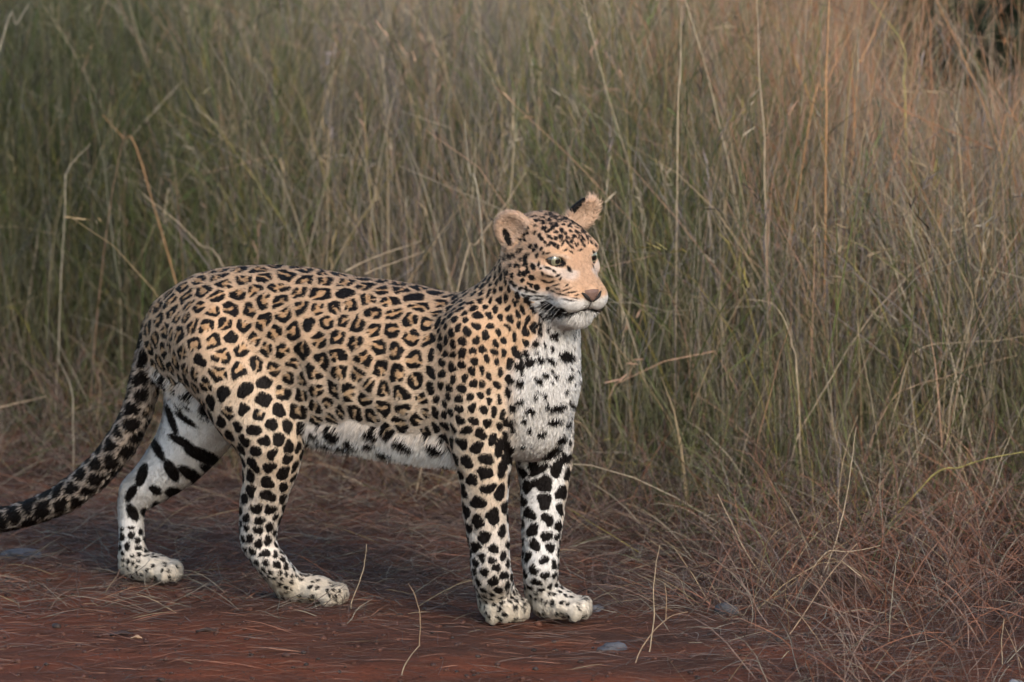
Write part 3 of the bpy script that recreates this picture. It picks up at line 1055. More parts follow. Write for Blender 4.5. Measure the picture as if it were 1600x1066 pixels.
# ---- hand-placed coat marks on the face and throat: (u, v, half length, half width, angle)
def near_vert(u, v, m=None):
    d = (VU - u) ** 2 + (VVv - v) ** 2
    ok = (d < 36) & (FACING > .12)
    if m is not None: ok &= m
    c = np.where(ok)[0]
    if len(c) == 0: return None
    depth = WV[c, 1]
    c = c[depth < depth.min() + .03]
    return c[d[c].argmin()]
def mark(u, v, a, b, ang, val=1.0, mirror=False):
    i = near_vert(u, v)
    if i is None: return
    px_m = .00121
    a = a * 1.05 + .3; b = b * 1.05 + .3
    idx = near(V[i])
    du = (VU[idx] - u); dv = (VVv[idx] - v)
    ok = (FACING[idx] > 0.0) & (np.linalg.norm(V[idx] - V[i], axis=1) < .055)
    idx = idx[ok]; du = du[ok]; dv = dv[ok]
    ca, sa = math.cos(math.radians(ang)), math.sin(math.radians(ang))
    x = (du * ca + dv * sa); y = (-du * sa + dv * ca)
    r = np.sqrt((x / a) ** 2 + (y / b) ** 2)
    s = (1 - r) * min(a, b) * px_m
    if val > 0: spot[idx] = np.maximum(spot[idx], s)
    else: spot[idx] = np.where(s > -.001, np.minimum(spot[idx], -s - .001), spot[idx])
facez = headm & (HYc > .012)
clear = facez & ~((HZc > .045) | (np.abs(HXc) > .075))
spot[clear] = np.minimum(spot[clear], -.004)
spot[ear] = -.006
FACE = [(864, 356, 5, 3, -60), (869, 351, 4, 2.5, -60), (878, 361, 5, 3, 55), (876, 371, 5, 3, 60), (853, 362, 3, 2, 60), (846, 373, 4, 3, 50), (838, 385, 4, 2.6, 60),
        (829, 386, 4.5, 3, -50), (834, 391, 4, 2.6, -60), (846, 389, 3.5, 2.4, -70), (839, 400, 4, 2.5, -70), (821, 405, 7.5, 3.4, -80), (833, 417, 6, 3.6, 65), (819, 428, 5, 4, 60),
        (831, 434, 6, 3.8, 25), (839, 449, 5, 4.6, 30), (817, 438, 3, 2.4, 0), (842, 413, 4.5, 2, -75), (845, 420, 2, 2, 0), (856, 451, 3, 3, 0), (858, 383, 5, 2.4, -25),
        (867, 383, 5, 3, 40), (872, 387, 3, 2.4, 70), (880, 380, 6, 1.8, -60), (887, 379, 6, 1.8, 50), (893, 386, 5, 1.8, 40), (856, 419, 6, 2, 15), (866, 424, 4, 1.8, 40),
        (848, 428, 3, 2, 70), (858, 432, 8, 1.6, 12), (872, 431, 5, 1.6, -30), (852, 440, 7, 1.6, 20), (862, 441, 6, 1.5, -20), (876, 436, 3.6, 1.5, -60), (824, 453, 6, 2, 18), (833, 456, 7, 1.9, 15),
        (845, 463, 12, 1.5, 4), (838, 468, 9, 1.3, -4), (858, 467, 7, 1.3, 5), (884, 453, 8, 1.2, -18), (878, 460, 9, 1.2, 12), (893, 457, 8, 1.2, -8),
        (790, 405, 6, 2, -75), (801, 402, 5, 2, -70), (794, 427, 5, 3, -75), (800, 442, 6, 2.2, 60), (806, 471, 5, 3, 0), (805, 447, 4, 2, 70), (812, 417, 4, 1.6, -75), (782, 432, 7, 2, -75),
        (896, 348, 5, 2, 30), (905, 352, 6, 2, 40), (890, 352, 4, 2, -40), (912, 362, 6, 2, 55), (903, 364, 5, 2, 20), (897, 371, 5, 1.8, -30), (909, 377, 4, 2.2, 60), (918, 372, 5, 2, 70), (886, 343, 5, 2, 20),
        (877, 345, 5, 2, -30), (870, 341, 5, 2, 25), (860, 345, 4, 2, -40), (907, 391, 4, 1.4, -20), (913, 384, 4, 1.6, 60), (850, 347, 5, 1.8, 20), (880, 338, 5, 2, -35), (892, 338, 4, 2, 30), (862, 337, 5, 2, -10), (901, 342, 4, 2, -50)]
FACE += [(884, 366, 4, 2, 60), (889, 372, 3, 1.6, 40), (852, 379, 3, 2, 50), (862, 373, 3, 2, 50), (870, 363, 3.5, 2, 50), (884, 391, 4, 1.3, -30), (893, 394, 4, 1.3, 40), (900, 383, 4, 1.4, 60), (905, 371, 4, 1.5, -60),
         (856, 396, 4, 1.3, -20), (849, 396, 3, 1.4, -60), (868, 446, 6, 1.2, -15), (872, 452, 5, 1.2, 10), (864, 455, 5, 1.2, 20), (886, 446, 4, 1.1, -40), (826, 443, 3, 2, 20), (812, 452, 3, 2.4, 60), (826, 463, 6, 1.6, 12), (818, 462, 4, 1.8, 30),
         (810, 395, 4, 2, -70), (826, 398, 3, 2, -60), (812, 430, 3, 2, 70), (824, 418, 3, 2, 40), (806, 460, 3.5, 2, 60), (900, 466, 5, 1.0, 8), (893, 470, 6, 1.0, 4), (884, 468, 6, 1.0, 8), (902, 461, 4, 1.0, -10), (928, 395, 4, 1.5, 60), (931, 384, 4, 1.6, 60), (924, 379, 4, 1.5, 50)]
for f in FACE: mark(*f)
# dark lip line, corner of the mouth
for sx in (-1, 1):
    for (x, y, z, r) in ((.046, .088, -.070, .0075), (.050, .074, -.071, .0095), (.050, .060, -.074, .0090), (.040, .100, -.0725, .0030), (.030, .114, -.0720, .0020)):
        d = np.sqrt(((HXc - sx * x) / 1.2) ** 2 + ((HYc - y) / 1.3) ** 2 + (HZc - z) ** 2)
        spot = np.maximum(spot, r - d)
    # eye rim
    dx = (HXc - sx * .0455); dz = HZc - EZ
    de = np.sqrt((dx / 1.60) ** 2 + (dz / 1.0) ** 2)
    rim = .0018 - np.abs(de - .0078)
    rim = np.where((HYc > .045), rim, -.01)
    spot = np.maximum(spot, rim)
    de2 = np.sqrt(((HXc - sx * .0285) / 1.0) ** 2 + ((HZc - EZ + .0095) / 1.5) ** 2)   # inner corner
    spot = np.maximum(spot, np.where(HYc > .05, .0034 - de2, -.01))
# line of the mouth and split of the lip
zm = -.0660 - .0070 * sstep(0, .034, np.abs(HXc)) + .0045 * sstep(.036, .052, np.abs(HXc))
ml = np.where((HYc > .066) & headm, .0028 - np.abs(HZc - zm), -.01)
spot = np.maximum(spot, ml)
ph = np.where((HYc > .118) & (HZc < -.043) & (HZc > -.067) & headm, .0015 - np.abs(HXc), -.01)
spot = np.maximum(spot, ph)
# whisker rows
for (x, y, z) in [(sx * (.030 + .007 * i), .118 - .011 * i, zz) for sx in (-1, 1) for i in range(3) for zz in (-.041, -.048, -.055)]:
    spot = np.maximum(spot, .0026 - np.sqrt((HXc - x) ** 2 * .4 + (HYc - y) ** 2 + (HZc - z) ** 2))
# ears: black patch on the back, tan inside
for (nm, c_, rot) in (('ear_n', EAR_N, ear_rot_n), ('ear_f', EAR_F, ear_rot_f)):
    m = isr(nm)
    q = (V - c_) @ rot.T
    back = NV @ rot[1]
    spot = np.where(m, np.where(back < -.25, .006 - np.abs(q[:, 2] + .004) * .25, -.006), spot)
    ins = m & (back > .2)
    base[ins] = np.array([.60, .42, .31]) * (1 + .1 * nb[ins])[:, None]
qf = (V - EAR_F) @ ear_rot_f.T
spot = np.where(isr('ear_f'), np.maximum(spot, np.minimum(qf[:, 0] - .0165, qf[:, 2] + .010)), spot)
# dark fold inside the near ear
q = (V - EAR_N) @ ear_rot_n.T
spot = np.where(isr('ear_n') & (NV @ ear_rot_n[1] > -.2), np.maximum(spot, .0095 - np.sqrt((q[:, 0] - .014) ** 2 * 1.6 + (q[:, 2] + .010) ** 2 * .25)), spot)
# throat and chest marks
CHEST = [(832, 480, 5, 4.5, 30), (850, 491, 6, 5, 50), (864, 490, 7, 5.5, 10), (876, 487, 8, 6, 0), (835, 508, 6.5, 5, 30), (823, 503, 6, 3, -70), (845, 512, 3, 5, 15), (858, 512, 2.6, 5, 30), (866, 522, 8, 5, -20),
         (808, 553, 9, 6, 35), (812, 572, 8, 6, 20), (827, 565, 7.5, 8, 0), (845, 561, 6, 5, 35), (862, 563, 8, 4, 15), (885, 555, 11, 9, 20), (852, 585, 6, 4, 0), (813, 598, 7, 6, 20), (869, 587, 4, 4, 0), (890, 588, 7, 3.5, -60),
         (828, 641, 8, 4.5, 10), (873, 636, 13, 5.5, -22), (867, 658, 11, 5.5, -10), (848, 677, 8, 4.5, -30), (878, 685, 8, 5, -35), (865, 706, 17, 6.5, -30), (878, 718, 19, 7, -35), (843, 733, 20, 6, -35), (796, 660, 10, 7, -10),
         (802, 672, 5, 5, 0), (786, 693, 13, 10, -20), (793, 716, 9, 9, 10), (886, 610, 5, 3, -60), (842, 612, 3, 2, 30), (850, 620, 4, 2, 40), (812, 627, 5, 5, 0), (801, 635, 5, 6, 0), (893, 630, 3, 6, -40), (888, 660, 3, 8, 40), (832, 756, 15, 6, -25)]
cm_ = (chest > .25) | (throat > .25)
for f in CHEST: mark(f[0], f[1], f[2], f[3], f[4])
# inside of the far thigh: dark cross bands
BANDS = [(285, 690, 24, 6, 28), (318, 712, 34, 9, 22), (300, 742, 26, 8, 32), (268, 735, 20, 8, 60), (275, 770, 18, 8, 12), (243, 765, 12, 6, 30), (250, 790, 14, 6, 10), (222, 742, 20, 7, -72), (246, 700, 24, 6, 62),
         (290, 655, 22, 4, 35), (268, 655, 28, 5, 70), (205, 770, 16, 6, -60), (207, 800, 16, 7, 60), (228, 800, 9, 6, 20), (330, 735, 20, 6, 25), (275, 630, 20, 3.5, 62), (230, 815, 14, 5, -35)]
fm = isr('hind_f') & (FACING > .05) & (VVv < 822) & (VVv > 560)
spot = np.where(fm, -.006, spot)
for f in BANDS: mark(f[0], f[1], f[2] * .95, f[3] * 1.1, f[4])
spot = np.clip(spot, -.012, .012)


leopard = bpy.data.objects.new('leopard', None)
COL.objects.link(leopard)
leopard.location = BASE = to_world(np.array([[-.2, 0, 0]]))[0]
tag(leopard, 'spotted leopard standing on the red earth looking towards the right', 'leopard')

def coat_material(name, fur):
    m, n, l = new_mat(name)
    out = N(n, 'ShaderNodeOutputMaterial')
    p = N(n, 'ShaderNodeBsdfPrincipled', inputs={'Roughness': 0.75 if not fur else .6, 'Specular IOR Level': 0.2 if not fur else .12})
    cb = N(n, 'ShaderNodeAttribute', attribute_name='base')
    cs_ = N(n, 'ShaderNodeAttribute', attribute_name='spot')
    mr = N(n, 'ShaderNodeMapRange', inputs={1: -.0009, 2: .0009, 3: 0.0, 4: 1.0})
    mix = N(n, 'ShaderNodeMix', data_type='RGBA', inputs={7: (.0085, .0065, .006, 1)})
    if fur:
        l.new(cs_.outputs['Fac'], mr.inputs[0])
    else:
        tc = N(n, 'ShaderNodeTexCoord')
        ns = N(n, 'ShaderNodeTexNoise', inputs={'Scale': 420.0, 'Detail': 2.0})
        l.new(tc.outputs['Object'], ns.inputs['Vector'])
        ad = N(n, 'ShaderNodeMath', operation='MULTIPLY_ADD', inputs={1: .0035, 2: -.00175})
        l.new(ns.outputs['Fac'], ad.inputs[0])
        ad2 = N(n, 'ShaderNodeMath', operation='ADD')
        l.new(ad.outputs[0], ad2.inputs[0]); l.new(cs_.outputs['Fac'], ad2.inputs[1])
        l.new(ad2.outputs[0], mr.inputs[0])
    l.new(mr.outputs[0], mix.inputs[0])
    l.new(cb.outputs['Color'], mix.inputs[6])
    l.new(mix.outputs[2], p.inputs['Base Color'])
    if fur:
        an = N(n, 'ShaderNodeAttribute', attribute_name='nrm')
        l.new(an.outputs['Vector'], p.inputs['Normal'])
    l.new(p.outputs[0], out.inputs['Surface'])
    return m

body = mesh_np('body', WV - BASE, Fq, mat=coat_material('leopard_coat', False), parent=leopard)
set_color(body.data, 'base', np.clip(base, 0, 1))
set_float(body.data, 'spot', spot)

# ---- fur strands
tri = np.concatenate([Fq[:, [0, 1, 2]], Fq[:, [0, 2, 3]]])
ar = np.linalg.norm(np.cross(V[tri[:, 1]] - V[tri[:, 0]], V[tri[:, 2]] - V[tri[:, 0]]), axis=1)
NF = 420000 if not DEBUG else 150000
fw_ = np.where(headm[tri[:, 0]], 2.2, 1.0)
ti = rng.choice(len(tri), NF, p=ar * fw_ / (ar * fw_).sum())
w = rng.random((NF, 2)); sw = w.sum(1) > 1; w[sw] = 1 - w[sw]
w3 = np.stack([1 - w.sum(1), w[:, 0], w[:, 1]], 1)
T = tri[ti]
def interp(a):
    if a.ndim == 1: return (a[T] * w3).sum(1)
    return (a[T] * w3[:, :, None]).sum(1)
fp = interp(V); fn = interp(NV); fn /= np.linalg.norm(fn, axis=1)[:, None]
fb = interp(base); fs = interp(spot)
i0 = T[:, 0]
# lie of the hair
nose_l = hd(0, .135, -.03)
lie = np.tile(np.array([-1.0, 0, -.45]), (NF, 1))
lie[leg[i0]] = (-.25, 0, -1.0)
lie[(leg & (Z < .07))[i0]] = (.7, 0, -.6)
lie[tailm[i0]] = (-.75, 0, -.65)
hm = headm[i0]
lie[hm] = fp[hm] - nose_l
lie[(neckm | (throat > .3) | (chest > .3))[i0]] = (-.35, 0, -1.0)
lie /= np.linalg.norm(lie, axis=1)[:, None]
jit = .28 * rng.standard_normal((NF, 3)) + .25 * np.stack([noise3(fp, 35, 31), noise3(fp, 35, 32), noise3(fp, 35, 33)], 1)
lie = lie + jit
lie = lie - fn * (lie * fn).sum(1)[:, None]
lie /= np.linalg.norm(lie, axis=1)[:, None] + 1e-9
und = (((under > .35) & ~leg & (A < .05))[i0])
hang = np.tile(np.array([-.55, 0, -1.0]), (NF, 1)) + .22 * rng.standard_normal((NF, 3)); hang /= np.linalg.norm(hang, axis=1)[:, None]
lie = np.where(und[:, None], hang, lie)
Ln = np.full(NF, .0047)
Ln = np.where(((under > .4) & ~leg)[i0], .013, Ln)
Ln = np.where(tailm[i0], .011, Ln)
Ln = np.where((chest > .3)[i0], .0085, Ln)
Ln = np.where((leg & (Z < .22))[i0], .0055, Ln)
Ln = np.where((leg & (Z < .06))[i0], .0062, Ln)
face_l = .0026 + .007 * sstep(.05, -.04, Hc[i0, 1])
Ln = np.where(hm, face_l, Ln)
Ln = np.where(hm & (Hc[i0, 2] < -.07), .012, Ln)
Ln = np.where(ear[i0], .008, Ln)
edge_e = (isr('ear_f') & (NV @ ear_rot_f[1] > .1))
Ln = np.where(edge_e[i0] & (rng.random(NF) < .35) & (fs < -.003), .014, Ln)
Ln = np.where(ear[i0] & (fs > -.002), .004, Ln)
Ln = Ln * (.6 + .7 * rng.random(NF))
lift = np.where(hm, .30, .33)[:, None] * (.6 + .8 * rng.random((NF, 1)))
lift = np.where((((under > .4) | (chest > .3)) & ~leg)[i0][:, None], lift * 1.5, lift)
# keep the eye openings clear
eyed = np.minimum(np.linalg.norm(fp - (EYE_N + HY * .010), axis=1), np.linalg.norm(fp - (EYE_F + HY * .010), axis=1))
nosed = np.linalg.norm(fp - hd(0, .139, -.028), axis=1)
Ln = np.where(eyed < .019, .0015, Ln)
keep = (eyed > .0125) & (nosed > .010) & (fp[:, 2] > .004)
fp, fn, fb, fs, lie, Ln, lift, und = [a[keep] for a in (fp, fn, fb, fs, lie, Ln, lift, und)]
NF = len(fp)
pts = np.zeros((NF, 4, 3))
pts[:, 0] = fp - fn * .0008
pts[:, 1] = fp + (lie * .30 + fn * lift * .45) * Ln[:, None]
pts[:, 2] = fp + (lie * .64 + fn * lift * .75) * Ln[:, None]
pts[:, 3] = fp + (lie * 1.0 + fn * lift * .82) * Ln[:, None]
pw = to_world(pts.reshape(-1, 3)) - BASE
rad = np.tile(np.array([1.0, .95, .7, .12]), (NF, 1)) * np.where(Ln < .006, .7, 1.0)[:, None] * (.00050 * (.7 + .6 * rng.random((NF, 1))))
hc = bpy.data.hair_curves.new('fur')
hc.add_curves([4] * NF)
hc.attributes['position'].data.foreach_set('vector', pw.astype(np.float32).ravel())
ra = hc.attributes.get('radius') or hc.attributes.new('radius', 'FLOAT', 'POINT')
ra.data.foreach_set('value', rad.astype(np.float32).ravel())
a_ = hc.attributes.new('base', 'FLOAT_COLOR', 'CURVE')
fbj = fb * (.80 + .40 * rng.random((NF, 1)))
a_.data.foreach_set('color', np.concatenate([np.clip(fbj, 0, 1), np.ones((NF, 1))], 1).astype(np.float32).ravel())
a_ = hc.attributes.new('spot', 'FLOAT', 'CURVE')
a_.data.foreach_set('value', (fs + .0008 * rng.standard_normal(NF)).astype(np.float32))
a_ = hc.attributes.new('nrm', 'FLOAT_VECTOR', 'CURVE')
nw = dir_world(fn + .35 * lie * rng.random((NF, 1)) + .25 * rng.standard_normal((NF, 3)))
ndown = np.where(und[:, None], dir_world(np.stack([0 * Ln, np.sign(fp[:, 1]) * .8, .25 + 0 * Ln], 1)), 0)
nw = np.where(und[:, None], .35 * nw + ndown, nw)
nw /= np.linalg.norm(nw, axis=1)[:, None]
a_.data.foreach_set('vector', nw.astype(np.float32).ravel())
hc.materials.append(coat_material('leopard_fur', True))
fur = bpy.data.objects.new('fur', hc)
COL.objects.link(fur)
fur.parent = leopard
fur['kind'] = 'stuff'

# ---- eyes, nose, whiskers
def eye_material():
    m, n, l = new_mat('leopard_eye')
    out = N(n, 'ShaderNodeOutputMaterial')
    p = N(n, 'ShaderNodeBsdfPrincipled', inputs={'Roughness': .06, 'Coat Weight': 1.0, 'Coat Roughness': .02})
    tc = N(n, 'ShaderNodeTexCoord')
    sep = N(n, 'ShaderNodeSeparateXYZ')
    l.new(tc.outputs['Object'], sep.inputs[0])
    dv = N(n, 'ShaderNodeMath', operation='MULTIPLY', inputs={1: 1 / EYE_R})
    l.new(sep.outputs['Y'], dv.inputs[0])
    cr = N(n, 'ShaderNodeValToRGB')
    e = cr.color_ramp.elements
    e[0].position = .52; e[0].color = (.05, .04, .03, 1)
    e[1].position = .935; e[1].color = (.006, .006, .006, 1)
    for (q_, c_) in ((.58, (.02, .016, .012, 1)), (.66, (.15, .15, .105, 1)), (.90, (.20, .195, .13, 1)), (.915, (.11, .11, .07, 1))):
        x = e.new(q_); x.color = c_
    l.new(dv.outputs[0], cr.inputs[0])
    ns = N(n, 'ShaderNodeTexNoise', inputs={'Scale': 500.0, 'Detail': 3.0})
    l.new(tc.outputs['Object'], ns.inputs['Vector'])
    mr = N(n, 'ShaderNodeMapRange', inputs={3: .7, 4: 1.3})
    l.new(ns.outputs['Fac'], mr.inputs[0])
    sc = N(n, 'ShaderNodeVectorMath', operation='SCALE')
    l.new(cr.outputs[0], sc.inputs[0]); l.new(mr.outputs[0], sc.inputs['Scale'])
    l.new(sc.outputs[0], p.inputs['Base Color'])
    l.new(p.outputs[0], out.inputs['Surface'])
    return m
em = eye_material()
gaze = (.80 * h_w + .12 * side_w + np.array([.16, 0, .05])); gaze /= np.linalg.norm(gaze)
for c_ in (EYE_N, EYE_F):
    bm = bmesh.new()
    bmesh.ops.create_uvsphere(bm, u_segments=32, v_segments=20, radius=EYE_R)
    me = bpy.data.meshes.new('eye')
    bm.to_mesh(me); bm.free()
    me.polygons.foreach_set('use_smooth', np.ones(len(me.polygons), bool))
    me.materials.append(em)
    eo = bpy.data.objects.new('eye', me)
    COL.objects.link(eo); eo.parent = leopard
    eo.location = to_world(c_[None])[0] - BASE
    eo.rotation_euler = Vector(gaze).to_track_quat('Y', 'Z').to_euler()

def plain(name, col, rough, bump=0.0, scale=300.0, var=.3):
    m, n, l = new_mat(name)
    out = N(n, 'ShaderNodeOutputMaterial')
    p = N(n, 'ShaderNodeBsdfPrincipled', inputs={'Roughness': rough, 'Specular IOR Level': .35})
    tc = N(n, 'ShaderNodeTexCoord')
    ns = N(n, 'ShaderNodeTexNoise', inputs={'Scale': scale, 'Detail': 5.0})
    l.new(tc.outputs['Object'], ns.inputs['Vector'])
    mr = N(n, 'ShaderNodeMapRange', inputs={1: .25, 2: .75, 3: 1 - var, 4: 1 + var})
    l.new(ns.outputs['Fac'], mr.inputs[0])
    sc = N(n, 'ShaderNodeVectorMath', operation='SCALE', inputs={0: col})
    l.new(mr.outputs[0], sc.inputs['Scale'])
    l.new(sc.outputs[0], p.inputs['Base Color'])
    if bump:
        b = N(n, 'ShaderNodeBump', inputs={'Strength': bump, 'Distance': .004})
        l.new(ns.outputs['Fac'], b.inputs['Height']); l.new(b.outputs[0], p.inputs['Normal'])
    l.new(p.outputs[0], out.inputs['Surface'])
    return m

# nose leather: a rounded wedge seated on the face, wide above and narrow below, with two nostril slits
nu, nv_ = 25, 17
NP = []
for j in range(nv_):
    t = j / (nv_ - 1)                  # 0 top .. 1 bottom
    half = .0215 * (1 - t) ** .7 * (1 - .25 * max(0, .25 - t) / .25) + .0022
    for i in range(nu):
        s = i / (nu - 1) * 2 - 1
        x = s * half
        z = -.0225 - .0245 * t + .0020 * (1 - abs(s)) * (1 - t)
        edge = max(abs(s) ** 3, (1 - min(1, t * 3.5)) ** 2, max(0, t - .85) / .15)
        y = face_y(x, z) + .0028 * (1 - edge) - .0016 * edge
        NP.append(hd(x, y, z))
NP = np.array(NP)
ii = np.arange(nu * nv_).reshape(nv_, nu)
NFc = np.stack([ii[:-1, :-1].ravel(), ii[1:, :-1].ravel(), ii[1:, 1:].ravel(), ii[:-1, 1:].ravel()], 1)
nose = mesh_np('nose', to_world(NP) - BASE, NFc, mat=plain('nose_leather', (.15, .088, .068), .6, .4, 500.0), parent=leopard)
nose['label'] = 'brown pink nose pad with dark nostrils'
nsm = plain('nostril_dark', (.012, .009, .008), .6)
for sx in (-1, 1):
    xz = [(.0015, -.0465), (.0055, -.0435), (.0100, -.0395), (.0145, -.0355), (.0188, -.0315), (.0230, -.0285)]
    pts_ = [hd(sx * x, face_y(sx * x, z) + (.0026 if k_ < 4 else .0008), z) for k_, (x, z) in enumerate(xz)]
    R0 = [.0016, .0021, .0030, .0036, .0030, .0014]
    VV, FFc = [], []
    for a in range(6):
        tdir = pts_[min(a + 1, 5)] - pts_[max(a - 1, 0)]; tdir = tdir / np.linalg.norm(tdir)
        n1 = np.cross(tdir, HY); n1 /= np.linalg.norm(n1); n2 = np.cross(tdir, n1)
        for b in range(8):
            an = b * math.pi / 4
            VV.append(pts_[a] + R0[a] * (math.cos(an) * n1 + .6 * math.sin(an) * n2))
    for a in range(5):
        for b in range(8):
            FFc.append((a * 8 + b, a * 8 + (b + 1) % 8, a * 8 + 8 + (b + 1) % 8, a * 8 + 8 + b))
    mesh_np('nostril', to_world(np.array(VV)) - BASE, FFc, mat=nsm, parent=nose)

wm = plain('whisker', (.72, .70, .66), .5)
def whisker(root, d, L, droop, r=.00018):
    VV, FFc = [], []
    K = 9
    d = d / np.linalg.norm(d)
    for a in range(K):
        t = a / (K - 1)
        p = root + d * L * t + np.array([0, 0, -1.0]) * droop * L * t * t
        n1 = np.cross(d, [0, 0, 1.0]); n1 /= np.linalg.norm(n1); n2 = np.cross(d, n1)
        rr = r * (1 - .85 * t)
        for b in range(4):
            an = b * math.pi / 2
            VV.append(p + rr * (math.cos(an) * n1 + math.sin(an) * n2))
    for a in range(K - 1):
        for b in range(4):
            FFc.append((a * 4 + b, a * 4 + (b + 1) % 4, a * 4 + 4 + (b + 1) % 4, a * 4 + 4 + b))
    return mesh_np('whisker', to_world(np.array(VV)) - BASE, FFc, mat=wm, parent=leopard)
for sx in (-1, 1):
    for i in range(9):
        x, y, z = sx * (.036 + .004 * (i % 3)), .112 - .012 * (i % 3), -.043 - .007 * (i // 3)
        d = HX * sx * (.9 + .1 * rng.random()) + HY * (.15 - .25 * (i % 3) + .1 * rng.random()) + HZ * (-.25 - .12 * (i // 3) + .15 * rng.random())
        whisker(hd(x, y, z), d, .050 + .035 * rng.random(), .25 + .2 * rng.random())


# ------------------------------------------------------------------ single stalks, stones, shrubs
def tube(name, P, R, mat, col, label=None, cat=None, group=None, parent=None, sides=6):
    P = np.array(P); n = len(P)
    VV, FFc = [], []
    n1 = None
    for a in range(n):
        td = P[min(a + 1, n - 1)] - P[max(a - 1, 0)]; td = td / (np.linalg.norm(td) + 1e-9)
        if n1 is None:
            n1 = np.cross(td, [.3, 1, .1])
        n1 = n1 - td * (n1 @ td); n1 = n1 / np.linalg.norm(n1); n2 = np.cross(td, n1)
        for b in range(sides):
            an = 2 * math.pi * b / sides
            VV.append(P[a] + R[a] * (math.cos(an) * n1 + math.sin(an) * n2))
    for a in range(n - 1):
        for b in range(sides):
            FFc.append((a * sides + b, a * sides + (b + 1) % sides, a * sides + sides + (b + 1) % sides, a * sides + sides + b))
    org = P[0] if parent is None else np.zeros(3)
    ob = mesh_np(name, np.array(VV) - org, FFc, mat=mat, parent=parent)
    ob.location = org
    set_color(ob.data, 'Col', np.tile(np.array(col), (len(VV), 1)) * (.85 + .3 * rng.random((len(VV), 1))))
    if label: tag(ob, label, cat, group)
    return ob

stalk_mat = blade_mat('dry_stalk', .08, .5)
def stalk(pts, y, r, col, label, lean=0.0, ground=True):
    """pts: photo pixels from the foot upwards; y: depth of the foot; lean: depth gained towards the tip"""
    n = len(pts)
    if y >= 1.8: y = y - .55
    P = [at_y(u, v, y + lean * i / max(1, n - 1)) for i, (u, v) in enumerate(pts)]
    if ground:
        f = P[0].copy()
        d = P[0] - P[1]
        if f[2] > .05:
            f = f + d / max(abs(d[2]), .02) * f[2] * .35
        f[2] = float(ground_h(np.array([f[0]]), np.array([f[1]]))[0]) - .005
        if f[2] < P[0][2] - .01: P = [f] + P
    Q = spline(np.array(P), 6)
    t = np.linspace(0, 1, len(Q))
    Q = Q + .0012 * np.stack([noise3(Q, 60, 71), noise3(Q, 60, 72), noise3(Q, 60, 73)], 1)
    r = r * .80
    Q = Q + .003 * np.stack([noise3(Q, 14, 74), noise3(Q, 14, 75), 0 * t], 1)
    R = r * (1 - .55 * t) * (1 + .25 * (np.arange(len(Q)) % 6 == 0))
    return tube('dry_grass_stalk', Q, R, stalk_mat, col, label, 'grass stalk', 'single dry grass stalks')

